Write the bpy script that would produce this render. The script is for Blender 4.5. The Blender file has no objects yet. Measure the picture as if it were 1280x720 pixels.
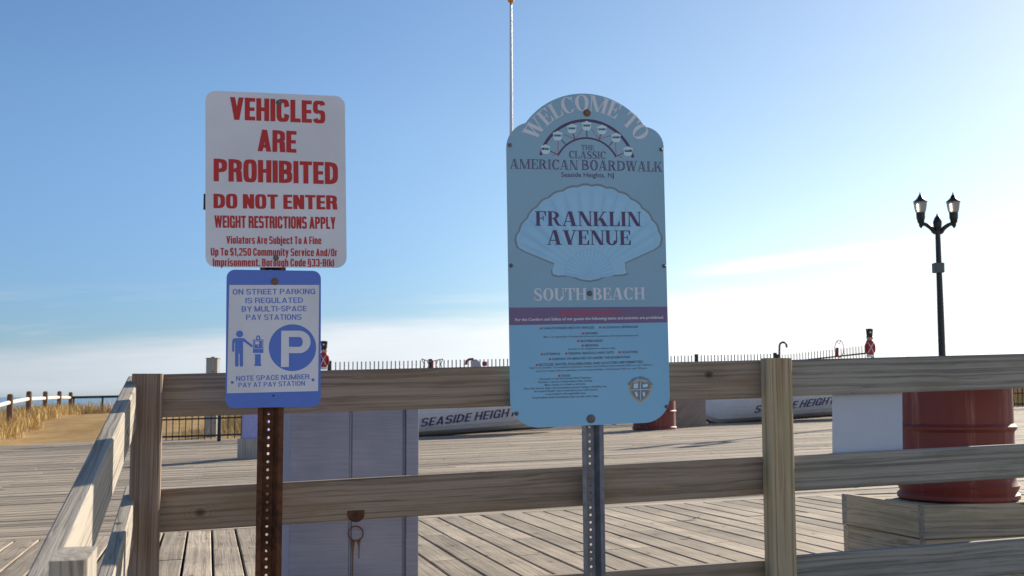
import bpy, math, random
from mathutils import Vector, Matrix
R = math.radians
rnd = random.Random(7)
S = bpy.context.scene
COL = S.collection

# ------------------------------------------------------------------ camera
F = 1500.0                       # focal length in pixels of the 1280 px wide photograph
EYE = Vector((0, 0, 0.8))
PITCH, ROLL = R(5.1), R(-0.2)
M3 = (Matrix.Rotation(R(90) + PITCH, 3, 'X') @ Matrix.Rotation(ROLL, 3, 'Z'))
cd = bpy.data.cameras.new('camera'); cam = bpy.data.objects.new('camera', cd); COL.objects.link(cam)
cam.location = EYE; cam.rotation_euler = M3.to_euler()
cd.sensor_width = 36; cd.lens = 36 * F / 1280; cd.clip_start = 0.05; cd.clip_end = 20000
cd.dof.use_dof = True; cd.dof.focus_distance = 4.2; cd.dof.aperture_fstop = 11
S.camera = cam

# ------------------------------------------------------------------ sun, sky, exposure
SUN_AZ, SUN_EL = R(37), R(22)    # azimuth clockwise from +Y (the view direction)
sd = bpy.data.lights.new('sun', 'SUN'); so = bpy.data.objects.new('sun', sd); COL.objects.link(so)
sd.energy = 5.0; sd.angle = R(0.5); sd.color = (1.0, 0.90, 0.75)
sv = Vector((math.sin(SUN_AZ) * math.cos(SUN_EL), math.cos(SUN_AZ) * math.cos(SUN_EL), math.sin(SUN_EL)))
so.rotation_euler = (-sv).to_track_quat('-Z', 'Y').to_euler()
so.location = (8, 8, 12)
S.view_settings.view_transform = 'Standard'; S.view_settings.look = 'None'
S.view_settings.exposure = 0.66; S.view_settings.gamma = 1
W = bpy.data.worlds.new('World'); S.world = W; W.use_nodes = True
nt = W.node_tree; nt.nodes.clear()

class NT:
    """tiny node helper"""
    def __init__(s, t): s.t = t
    def n(s, kind, **kw):
        o = s.t.nodes.new(kind)
        for k, v in kw.items():
            if k == 'ins':
                for i, val in v.items():
                    if isinstance(val, bpy.types.NodeSocket): s.t.links.new(val, o.inputs[i])
                    else: o.inputs[i].default_value = val
            else: setattr(o, k, v)
        return o
    def m(s, op, a, b=0.0, c=None, clamp=False):
        o = s.t.nodes.new('ShaderNodeMath'); o.operation = op; o.use_clamp = clamp
        for i, v in enumerate((a, b) if c is None else (a, b, c)):
            if isinstance(v, bpy.types.NodeSocket): s.t.links.new(v, o.inputs[i])
            else: o.inputs[i].default_value = v
        return o.outputs[0]
    def mix(s, f, a, b, bt='MIX'):
        o = s.t.nodes.new('ShaderNodeMix'); o.data_type = 'RGBA'; o.blend_type = bt
        for i, v in ((0, f), (6, a), (7, b)):
            if isinstance(v, bpy.types.NodeSocket): s.t.links.new(v, o.inputs[i])
            else: o.inputs[i].default_value = (*v, 1) if isinstance(v, tuple) and len(v) == 3 else v
        return o.outputs[2]
    def ss(s, v, lo, hi):        # smooth ramp lo->0, hi->1
        o = s.t.nodes.new('ShaderNodeMapRange'); o.interpolation_type = 'SMOOTHSTEP'
        if isinstance(v, bpy.types.NodeSocket): s.t.links.new(v, o.inputs[0])
        if lo < hi:
            o.inputs[1].default_value = lo; o.inputs[2].default_value = hi
        else:
            o.inputs[1].default_value = hi; o.inputs[2].default_value = lo
            o.inputs[3].default_value = 1; o.inputs[4].default_value = 0
        return o.outputs[0]
    def xyz(s, x, y, z):
        return s.n('ShaderNodeCombineXYZ', ins={0: x, 1: y, 2: z}).outputs[0]
    def noise(s, vec, scale=1, detail=4, rough=.55, dist=0):
        return s.n('ShaderNodeTexNoise', ins={'Vector': vec, 'Scale': scale, 'Detail': detail, 'Roughness': rough, 'Distortion': dist}).outputs[0]

w = NT(nt)
sky = w.n('ShaderNodeTexSky', sky_type='NISHITA', sun_disc=False, sun_elevation=SUN_EL, sun_rotation=SUN_AZ,
          air_density=1.0, dust_density=0.25, ozone_density=2.3, altitude=0)
tc = w.n('ShaderNodeTexCoord'); sp = w.n('ShaderNodeSeparateXYZ', ins={0: tc.outputs['Generated']})
X_, Y_, Z_ = sp.outputs
az = w.m('ARCTAN2', X_, Y_)
n1 = w.noise(w.xyz(w.m('MULTIPLY', az, 5), w.m('MULTIPLY', w.m('SUBTRACT', Z_, w.m('MULTIPLY', az, .06)), 60), 0.3), 1, 6, .6)
n3 = w.noise(w.xyz(w.m('MULTIPLY', az, 13), w.m('MULTIPLY', w.m('SUBTRACT', Z_, w.m('MULTIPLY', az, .085)), 130), 7.7), 1, 6, .65)
n2 = w.noise(w.xyz(w.m('MULTIPLY', az, 3), w.m('MULTIPLY', Z_, 22), 4.3), 1, 5, .6)
top = w.m('ADD', w.m('ADD', w.m('MULTIPLY', az, .075), .068), w.m('ADD', w.m('MULTIPLY', w.m('SUBTRACT', n2, .5), .03), w.m('MULTIPLY', w.m('SUBTRACT', n1, .5), .022)))
dd = w.m('SUBTRACT', Z_, top)                      # height above the top of the low cloud bank
bank = w.m('MULTIPLY', w.ss(dd, .010, -.016), w.m('ADD', .40, w.m('MULTIPLY', n1, 1.0)), clamp=True)
# one thin streak above the bank on the right, a few wisps on the left
sk = w.m('SUBTRACT', Z_, w.m('ADD', .0885, w.m('MULTIPLY', az, .085)))
streak = w.m('MULTIPLY', w.ss(w.m('ABSOLUTE', w.m('ADD', sk, w.m('MULTIPLY', w.m('SUBTRACT', n1, .5), .012))), .0085, .001),
             w.m('MULTIPLY', w.m('MULTIPLY', w.ss(az, .12, .2), w.ss(az, .40, .30)), w.ss(n3, .30, .55)))
wisp = w.m('MULTIPLY', w.ss(n1, .50, .70), w.m('MULTIPLY', w.ss(Z_, .10, .05), .45))
cl = w.m('MAXIMUM', w.m('MAXIMUM', bank, w.m('MULTIPLY', streak, .8)), wisp)
cl = w.m('MULTIPLY', cl, w.ss(Z_, -.01, .01), clamp=True)
bright = w.ss(az, -.55, .35)
ccol = w.mix(bright, (4.4, 4.95, 5.6), (9.6, 9.8, 10.0))
left = w.ss(az, .38, -.42)
low = w.m('MULTIPLY', w.ss(Z_, .24, .03), w.ss(az, .20, -.15))
clear = w.mix(left, sky.outputs[0], w.mix(1.0, sky.outputs[0], (.66, .80, .97), 'MULTIPLY'))
clear = w.mix(low, clear, w.mix(1.0, clear, (.66, .75, .93), 'MULTIPLY'))
skyc = w.mix(cl, clear, ccol)
bg = w.n('ShaderNodeBackground', ins={0: skyc, 1: 0.08})
out = w.n('ShaderNodeOutputWorld', ins={0: bg.outputs[0]})

# ------------------------------------------------------------------ geometry helpers
UA = R(14.2)
U = Vector((math.cos(UA), math.sin(UA), 0))        # along the fence, to the right
V = Vector((-math.sin(UA), math.cos(UA), 0))       # along the ramp, towards the sea
Zv = Vector((0, 0, 1))
SLOPE = 0.0275                                     # the deck falls to the left

def ray(x, y): return M3 @ Vector(((x - 640) / F, -(y - 360) / F, -1))
def P(x, y, D): d = ray(x, y); return EYE + d * (D / d.y)
def hit(x, y, p0, n): d = ray(x, y); return EYE + d * ((p0 - EYE).dot(n) / d.dot(n))
def deckz(x, y=0): return SLOPE * x
def uv(u, v, z=0): p = U * u + V * v; return Vector((p.x, p.y, z))
def deck_at(x, y):                                 # where the ray of a deck pixel meets the deck
    n = Vector((-SLOPE, 0, 1)); return hit(x, y, Vector((0, 0, 0)), n)

class MB:
    def __init__(s): s.v = []; s.f = []; s.g = []; s.smooth = False
    def add(s, vs, fs, gs=None):
        o = len(s.v); s.v += [Vector(a) for a in vs]; s.f += [tuple(i + o for i in f) for f in fs]
        s.g += gs if gs else [Vector((a[0], a[1], a[2])) for a in vs]
        return s
    def board(s, a, b, Wd, Td, ch=.004, off=None, cut=0):
        """board from a to b (centre line), full width vector Wd, full thickness vector Td"""
        a, b, Wd, Td = map(Vector, (a, b, Wd, Td)); L = (b - a).length
        w, t = Wd.length, Td.length; wn, tn = Wd / w, Td / t
        c = min(ch, w * .3, t * .3); hw, ht = w / 2, t / 2
        pr = [(-hw + c, -ht), (hw - c, -ht), (hw, -ht + c), (hw, ht - c), (hw - c, ht), (-hw + c, ht), (-hw, ht - c), (-hw, -ht + c)]
        if off is None: off = (rnd.uniform(0, 50), rnd.uniform(-20, 20), rnd.uniform(0, 20))
        vs, gs = [], []
        for e, q in ((0, a), (L, b)):
            for x, y in pr:
                vs.append(q + wn * x + tn * y); gs.append(Vector((off[0] + e, off[1] + x, off[2] + y)))
        fs = [(i, (i + 1) % 8, 8 + (i + 1) % 8, 8 + i) for i in range(8)] + [tuple(range(7, -1, -1)), tuple(range(8, 16))]
        return s.add(vs, fs, gs)
    def box(s, c, sx, sy, sz, ax=None, ay=None, ch=.003):
        ax = Vector((1, 0, 0)) if ax is None else ax; ay = Vector((0, 1, 0)) if ay is None else ay
        az_ = ax.cross(ay); c = Vector(c)
        return s.board(c - az_ * sz / 2, c + az_ * sz / 2, ax * sx, ay * sy, ch)
    def tube(s, pts, r, n=8, cap=True):
        pts = [Vector(p) for p in pts]; N = len(pts); rs = r if isinstance(r, (list, tuple)) else [r] * N
        vs = []; up = None
        for i, p in enumerate(pts):
            d = (pts[min(i + 1, N - 1)] - pts[max(i - 1, 0)]).normalized()
            if up is None: up = d.orthogonal().normalized()
            x = (up - d * up.dot(d)); x = x.normalized() if x.length > 1e-6 else d.orthogonal().normalized()
            up = x; y = d.cross(x)
            for k in range(n):
                a = 2 * math.pi * k / n; vs.append(p + (x * math.cos(a) + y * math.sin(a)) * rs[i])
        fs = [(i * n + k, i * n + (k + 1) % n, (i + 1) * n + (k + 1) % n, (i + 1) * n + k) for i in range(N - 1) for k in range(n)]
        if cap: fs += [tuple(range(n - 1, -1, -1)), tuple(range((N - 1) * n, N * n))]
        return s.add(vs, fs)
    def lathe(s, base, prof, n=24, axis=Zv, cap=True):
        axis = Vector(axis); x = axis.orthogonal().normalized(); y = axis.cross(x); base = Vector(base)
        vs = [base + axis * z + (x * math.cos(2 * math.pi * k / n) + y * math.sin(2 * math.pi * k / n)) * max(r, 1e-5) for r, z in prof for k in range(n)]
        N = len(prof)
        fs = [(i * n + k, i * n + (k + 1) % n, (i + 1) * n + (k + 1) % n, (i + 1) * n + k) for i in range(N - 1) for k in range(n)]
        if cap: fs += [tuple(range(n - 1, -1, -1)), tuple(range((N - 1) * n, N * n))]
        return s.add(vs, fs)
    def prism(s, pts, d):
        """polygon (3-D points) pushed along d"""
        d = Vector(d); n = len(pts); vs = [Vector(p) for p in pts] + [Vector(p) + d for p in pts]
        return s.add(vs, [tuple(range(n)), tuple(range(2 * n - 1, n - 1, -1))] + [(i, i + n, (i + 1) % n + n, (i + 1) % n) for i in range(n)])
    def build(s, name, mat, parent=None, smooth=False, label=None):
        me = bpy.data.meshes.new(name); me.from_pydata([tuple(a) for a in s.v], [], s.f)
        at = me.attributes.new('gc', 'FLOAT_VECTOR', 'POINT'); at.data.foreach_set('vector', [c for g in s.g for c in g])
        me.materials.append(mat)
        import bmesh
        bm = bmesh.new(); bm.from_mesh(me); bmesh.ops.recalc_face_normals(bm, faces=bm.faces); bm.to_mesh(me); bm.free()
        if smooth:
            me.polygons.foreach_set('use_smooth', [True] * len(me.polygons))
            me.set_sharp_from_angle(angle=R(38))
        o = bpy.data.objects.new(name, me); COL.objects.link(o)
        if parent:
            o.parent = parent; o.matrix_parent_inverse = parent.matrix_world.inverted() if False else Matrix.Translation(-parent.location)
        if label: o['label'] = label
        return o

def thing(name, loc, label, cat, group=None):
    o = bpy.data.objects.new(name, None); COL.objects.link(o); o.location = loc; o.empty_display_size = .1
    o['label'] = label; o['category'] = cat
    if group: o['group'] = group
    return o
def tag(o, label, cat, group=None):
    o['label'] = label; o['category'] = cat
    if group: o['group'] = group
    return o
def kind(o, k): o['kind'] = k; return o

# ------------------------------------------------------------------ materials
def principled(name, col=(.5, .5, .5), rough=.6, metal=0, spec=.4):
    m = bpy.data.materials.new(name); m.use_nodes = True; t = m.node_tree; b = t.nodes['Principled BSDF']
    b.inputs['Base Color'].default_value = (*col, 1); b.inputs['Roughness'].default_value = rough
    b.inputs['Metallic'].default_value = metal; b.inputs['Specular IOR Level'].default_value = spec
    return m, NT(t), b
def flat(name, col, rough=.6, metal=0, var=.12, scale=30, spec=.4, bump=0):
    m, h, b = principled(name, col, rough, metal, spec)
    co = h.n('ShaderNodeTexCoord').outputs['Object']
    nz = h.noise(co, scale, 5, .6)
    c = h.mix(h.ss(nz, .25, .75), tuple(x * (1 - var) for x in col), tuple(min(1, x * (1 + var)) for x in col))
    h.t.links.new(c, b.inputs['Base Color'])
    r = h.m('ADD', rough - .08, h.m('MULTIPLY', nz, .16)); h.t.links.new(r, b.inputs['Roughness'])
    if bump:
        bp = h.n('ShaderNodeBump', ins={'Strength': bump, 'Distance': .003, 'Height': nz}); h.t.links.new(bp.outputs[0], b.inputs['Normal'])
    return m
def wood(name, dark, light, tint=.25, grain=55, knots=True, bump=.35, stain=None, rough=.8, swirl=10, figure=.16, patch=0):
    m, h, b = principled(name, light, rough, 0, .2)
    g = h.n('ShaderNodeAttribute', attribute_name='gc').outputs['Vector']
    sx = h.n('ShaderNodeSeparateXYZ', ins={0: g}); gx, gy, gz = sx.outputs
    rg = h.n('ShaderNodeNewGeometry').outputs['Random Per Island']
    warp = h.noise(h.xyz(h.m('MULTIPLY', gx, 1.1), h.m('MULTIPLY', gy, 7), h.m('MULTIPLY', gz, 7)), 1, 3, .5)
    yw = h.m('ADD', gy, h.m('MULTIPLY', h.m('SUBTRACT', warp, .5), swirl * .004))
    zw = h.m('ADD', gz, h.m('MULTIPLY', h.m('SUBTRACT', warp, .5), swirl * .004))
    band = h.ss(h.noise(h.xyz(h.m('MULTIPLY', gx, .5), h.m('MULTIPLY', yw, 95), h.m('MULTIPLY', zw, 95)), 1, 2, .45), .34, .66)
    fine = h.noise(h.xyz(h.m('MULTIPLY', gx, 2.2), h.m('MULTIPLY', yw, grain * 7), h.m('MULTIPLY', zw, grain * 7)), 1, 4, .65)
    big = h.noise(h.xyz(h.m('MULTIPLY', gx, 1.3), h.m('MULTIPLY', gy, 7), h.m('MULTIPLY', gz, 7)), 1.3, 4, .6)
    val = h.m('ADD', h.m('ADD', h.m('MULTIPLY', band, figure), h.m('MULTIPLY', fine, .72)), h.m('MULTIPLY', big, .42))
    c = h.mix(h.ss(val, .36, .88), dark, light)
    ht = h.m('ADD', h.m('MULTIPLY', fine, .7), h.m('MULTIPLY', band, .3))
    # long checks (cracks)
    ck = h.noise(h.xyz(h.m('MULTIPLY', gx, 1.1), h.m('MULTIPLY', gy, 70), h.m('MULTIPLY', gz, 70)), 1, 2, .5)
    ckm = h.ss(ck, .70, .76)
    c = h.mix(h.m('MULTIPLY', ckm, .5), c, tuple(x * .3 for x in dark))
    ht = h.m('SUBTRACT', ht, h.m('MULTIPLY', ckm, 1.0))
    if knots:
        vo = h.n('ShaderNodeTexVoronoi', voronoi_dimensions='2D', ins={'Vector': h.xyz(h.m('MULTIPLY', gx, 3.2), h.m('MULTIPLY', h.m('ADD', gy, gz), 4.5), 0), 'Scale': 1.0, 'Randomness': 1.0})
        pick = h.m('MULTIPLY', h.m('LESS_THAN', h.n('ShaderNodeSeparateColor', ins={0: vo.outputs['Color']}).outputs[0], .62), 3.0)
        kd = h.m('ADD', h.m('ADD', vo.outputs['Distance'], pick), h.m('MULTIPLY', h.m('SUBTRACT', fine, .5), .03))
        km = h.ss(kd, .075, .02)
        halo = h.m('MULTIPLY', h.ss(kd, .26, .06), h.m('MULTIPLY', h.m('ADD', h.m('SINE', h.m('MULTIPLY', kd, 130)), 1), .14))
        c = h.mix(halo, c, tuple(x * .7 for x in dark))
        c = h.mix(h.m('MULTIPLY', km, .85), c, tuple(x * .25 for x in dark))
    # each board its own tone
    tv = h.m('ADD', 1 - tint, h.m('MULTIPLY', rg, 2 * tint))
    c = h.mix(1.0, c, h.n('ShaderNodeCombineColor', ins={0: tv, 1: tv, 2: tv}).outputs[0], 'MULTIPLY')
    if patch:
        ob = h.n('ShaderNodeTexCoord').outputs['Object']
        rt = h.n('ShaderNodeMapping', ins={0: ob, 2: (0, 0, -UA), 3: (.16, .75, 1)}).outputs[0]
        pn = h.m('ADD', 1 - patch, h.m('MULTIPLY', h.ss(h.noise(rt, 1, 5, .7), .3, .7), 2 * patch))
        c = h.mix(1.0, c, h.n('ShaderNodeCombineColor', ins={0: pn, 1: pn, 2: pn}).outputs[0], 'MULTIPLY')
    if stain:
        st = h.noise(h.xyz(h.m('MULTIPLY', gx, 1.0), h.m('MULTIPLY', gy, 5), h.m('MULTIPLY', gz, 5)), 2.3, 5, .65)
        c = h.mix(h.m('MULTIPLY', h.ss(st, .48, .72), .7), c, stain)
    h.t.links.new(c, b.inputs['Base Color'])
    bp = h.n('ShaderNodeBump', ins={'Strength': bump, 'Distance': .002, 'Height': ht}); h.t.links.new(bp.outputs[0], b.inputs['Normal'])
    return m

M = {}
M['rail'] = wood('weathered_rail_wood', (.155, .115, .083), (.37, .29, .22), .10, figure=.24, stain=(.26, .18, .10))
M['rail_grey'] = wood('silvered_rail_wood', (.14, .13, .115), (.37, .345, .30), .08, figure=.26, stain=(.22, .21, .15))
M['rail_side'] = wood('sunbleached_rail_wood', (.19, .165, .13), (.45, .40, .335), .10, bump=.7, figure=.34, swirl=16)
M['post_new'] = wood('treated_post_wood', (.25, .165, .085), (.50, .40, .265), .05, grain=30, swirl=6, knots=False, figure=.42, stain=(.38, .34, .18))
M['post_old'] = wood('brown_post_wood', (.15, .10, .075), (.36, .27, .21), .06, grain=35, swirl=6, knots=False)
M['deck'] = wood('boardwalk_plank_wood', (.185, .145, .105), (.50, .415, .315), .30, grain=40, bump=.5, patch=.22)
M['box_wood'] = wood('mossy_frame_wood', (.20, .15, .10), (.50, .43, .31), .12, figure=.3, swirl=16, stain=(.33, .30, .18))
M['ply'] = wood('grey_plywood', (.16, .14, .12), (.33, .29, .25), .1)
M['dune_post'] = wood('brown_dune_post_wood', (.09, .05, .032), (.21, .12, .075), .2)
M['white_rail'] = flat('white_painted_rail', (.75, .72, .66), .6)
M['iron'] = flat('black_iron', (.022, .024, .028), .5, 0)
M['lamp_black'] = flat('black_lamp_paint', (.012, .013, .017), .35, 0)
M['bolt'] = flat('galvanised_bolt', (.16, .155, .15), .6, .2)
M['bolt_brown'] = flat('brown_bolt', (.20, .12, .07), .6, .1)
M['grey_paint'] = None

# ------------------------------------------------------------------ setting: ground, sea, decks
def grid(name, xs, ys, zf, mat):
    b = MB(); vs = [(x, y, zf(x, y)) for y in ys for x in xs]; n = len(xs)
    b.add(vs, [(j * n + i, j * n + i + 1, (j + 1) * n + i + 1, (j + 1) * n + i) for j in range(len(ys) - 1) for i in range(n - 1)])
    o = b.build(name, mat, smooth=True); return kind(o, 'structure')
def earth(name, a, bb, scale=1.0, bump=.5):
    m, h, b = principled(name, a, .95, 0, .1)
    co = h.n('ShaderNodeTexCoord').outputs['Object']
    n1 = h.noise(co, .5 * scale, 6, .65); n2 = h.noise(co, 14 * scale, 6, .7)
    c = h.mix(h.ss(h.m('ADD', h.m('MULTIPLY', n1, .55), h.m('MULTIPLY', n2, .45)), .35, .65), a, bb)
    h.t.links.new(c, b.inputs['Base Color'])
    bp = h.n('ShaderNodeBump', ins={'Strength': bump, 'Distance': .03, 'Height': n2}); h.t.links.new(bp.outputs[0], b.inputs['Normal'])
    return m
M['sand'] = earth('beach_sand', (.42, .34, .235), (.56, .47, .34))
M['dune'] = earth('dry_turf', (.36, .22, .085), (.58, .39, .18), 2.2, .9)
mw, hw_, bw_ = principled('sea_water', (.10, .17, .22), .18)
nw = hw_.noise(hw_.n('ShaderNodeTexCoord').outputs['Object'], .35, 5, .6)
hw_.t.links.new(hw_.n('ShaderNodeBump', ins={'Strength': .5, 'Distance': .3, 'Height': nw}).outputs[0], bw_.inputs['Normal'])
far = [-9000, -2500, -600, -150, -60, -30, -10, 0, 10, 30, 60, 150, 600, 2500, 9000]
def sandz(x, y): return -1.3 if y < 75 else -1.3 - min(1.6, (y - 75) * .05)
kind(grid('ground', far, [-400, -60, -10, 10, 30, 45, 60, 75, 90, 110, 125], sandz, M['sand']), 'structure')
kind(grid('sea', far, [107, 300, 1500, 9000], lambda x, y: -2.35, mw), 'structure')

EDGE0 = Vector((-3.05, 7.5, 0)).dot(V)              # v where the ramp boards meet the cross boards
def deck_planks():
    b = MB(); pw = .146; v = EDGE0 + .004; row = 0
    while v < 33:
        u = -34 + (row % 3) * 1.45 + rnd.uniform(-.3, .3)
        while u < 40:
            L = 4.85
            a = uv(u + .002, v + pw / 2 - .004); c = uv(u + L - .004, v + pw / 2 - .004)
            dz = rnd.uniform(-.003, .003)
            a.z = deckz(a.x) - .02 + dz; c.z = deckz(c.x) - .02 + dz + rnd.uniform(-.002, .002)
            b.board(a, c, V * (pw - rnd.uniform(.007, .012)), (Zv - U * SLOPE).normalized() * .04, .005)
            u += L
        v += pw; row += 1
    return kind(b.build('boardwalk', M['deck']), 'structure')
deck_planks()
def rampz(v): return 0 if v >= 4.2 else -.114 * (4.2 - v)
def ramp_planks():
    b = MB(); pw = .147; u = -9.0
    while u < 9:
        brk = rnd.choice([5.9, 6.6, 7.0])
        for (v0, v1) in ((brk, EDGE0), (4.2, brk - .004), (-2.5, 4.196)):
            a = uv(u, v0 + .001); c = uv(u, v1 - .001); dz = rnd.uniform(-.002, .002)
            a.z = deckz(a.x) + rampz(v0) - .02 + dz; c.z = deckz(c.x) + rampz(v1) - .02 + dz
            b.board(a, c, U * (pw - rnd.uniform(.009, .015)) + Zv * SLOPE * .14, Zv * .04, .004)
        u += pw
    return kind(b.build('ramp', M['deck']), 'structure')
ramp_planks()
# dark timber framing below the planks so that the gaps read dark
M['under'] = flat('dark_subframe', (.03, .027, .024), .9)
def slab(name, u0, u1, v0, v1, z):
    b = MB(); vs = []
    for (u, v) in ((u0, v0), (u1, v0), (u1, v1), (u0, v1)):
        p = uv(u, v); p.z = deckz(p.x) + rampz(v) + z; vs.append(p)
    b.prism(vs, (0, 0, -.3)); return kind(b.build(name, M['under']), 'structure')
slab('boardwalk_subframe', -34, 40, 4.2, 33, -.055)
slab('ramp_subframe', -9, 9, -2.5, 4.19, -.055)

# dunes beyond the boardwalk
def sm(x, a, b): t = max(0, min(1, (x - a) / (b - a))); return t * t * (3 - 2 * t)
def bump2(x, y): return .12 * math.sin(x * .31 + 1.3) * math.cos(y * .23) + .05 * math.sin(x * .9 + y * .7)
def dune_left_z(x, y):
    base = deckz(x) - .06
    front = 24.6 + .12 * (x + 8)
    return base + .62 * sm(y, front, front + 16) + bump2(x, y) * sm(y, front + 1, front + 8) - 1.6 * sm(y, 52, 66) - 1.0 * (1 - sm(y, front - .3, front))
def frange(a, b, s):
    r = []
    while a <= b: r.append(a); a += s
    return r
DUNE_LEFT = grid('dune', frange(-60, -5.6, .8), frange(24, 66, .8), dune_left_z, M['dune'])
def dune_back_z(x, y):
    f = 28.6 + .5 * max(0, x + 4.5) if x < 7 else 34.3
    f = max(f, 27.6)
    return deckz(x) - .5 + 1.35 * sm(y, f + .3, f + 6) + bump2(x, y) * .6 - 1.6 * sm(y, 54, 66)
grid('dune_ridge', frange(-7.4, 50, .8), frange(27.8, 66, .8), dune_back_z, M['dune'])

M['grass'] = None
mg, hg, bg_ = principled('dry_grass', (.5, .36, .15), .8, 0, .15)
rg_ = hg.n('ShaderNodeNewGeometry').outputs['Random Per Island']
hg.t.links.new(hg.mix(rg_, (.46, .29, .09), (.78, .60, .30)), bg_.inputs['Base Color'])
def grass(name, spots, hmin, hmax, zf):
    b = MB(); rr = random.Random(3)
    for (cx, cy, rad, n) in spots:
        for _ in range(n):
            a = rr.uniform(0, 6.283); q = rad * math.sqrt(rr.random()); x, y = cx + q * math.cos(a), cy + q * math.sin(a)
            z = zf(x, y) - .03; h = rr.uniform(hmin, hmax); a2 = rr.uniform(0, 6.283); lean = rr.uniform(.05, .45) * h
            wv = Vector((math.cos(a2 + 1.57), math.sin(a2 + 1.57), 0)) * rr.uniform(.006, .014); d = Vector((math.cos(a2), math.sin(a2), 0)) * lean
            p = Vector((x, y, z)); mid = p + d * .35 + Zv * h * .6; tip = p + d + Zv * h
            b.add([p - wv, p + wv, mid + wv * .7, mid - wv * .7, tip], [(0, 1, 2, 3), (3, 2, 4)])
    o = b.build(name, mg); return kind(o, 'stuff')

# ------------------------------------------------------------------ lettering engine
def ring(x0, y0, x1, y1, tx, ty, a0=0, a1=360, p=2.0, n=26):
    """band between a super-ellipse filling the box and one inset by tx, ty"""
    cx, cy, rx, ry = (x0 + x1) / 2, (y0 + y1) / 2, (x1 - x0) / 2, (y1 - y0) / 2
    def pt(a, ax, ay):
        c, s = math.cos(R(a)), math.sin(R(a)); e = 2 / p
        return (cx + ax * math.copysign(abs(c) ** e, c), cy + ay * math.copysign(abs(s) ** e, s))
    q = []
    for i in range(n):
        a, b = a0 + (a1 - a0) * i / n, a0 + (a1 - a0) * (i + 1) / n
        q.append([pt(a, rx, ry), pt(b, rx, ry), pt(b, rx - tx, ry - ty), pt(a, rx - tx, ry - ty)])
    return q
def rect(x0, y0, x1, y1): return [[(x0, y0), (x1, y0), (x1, y1), (x0, y1)]]
def bar(x0, y0, x1, y1, t):                        # slanted stroke, horizontal thickness t
    return [[(x0, y0), (x0 + t, y0), (x1 + t, y1), (x1, y1)]]

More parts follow.
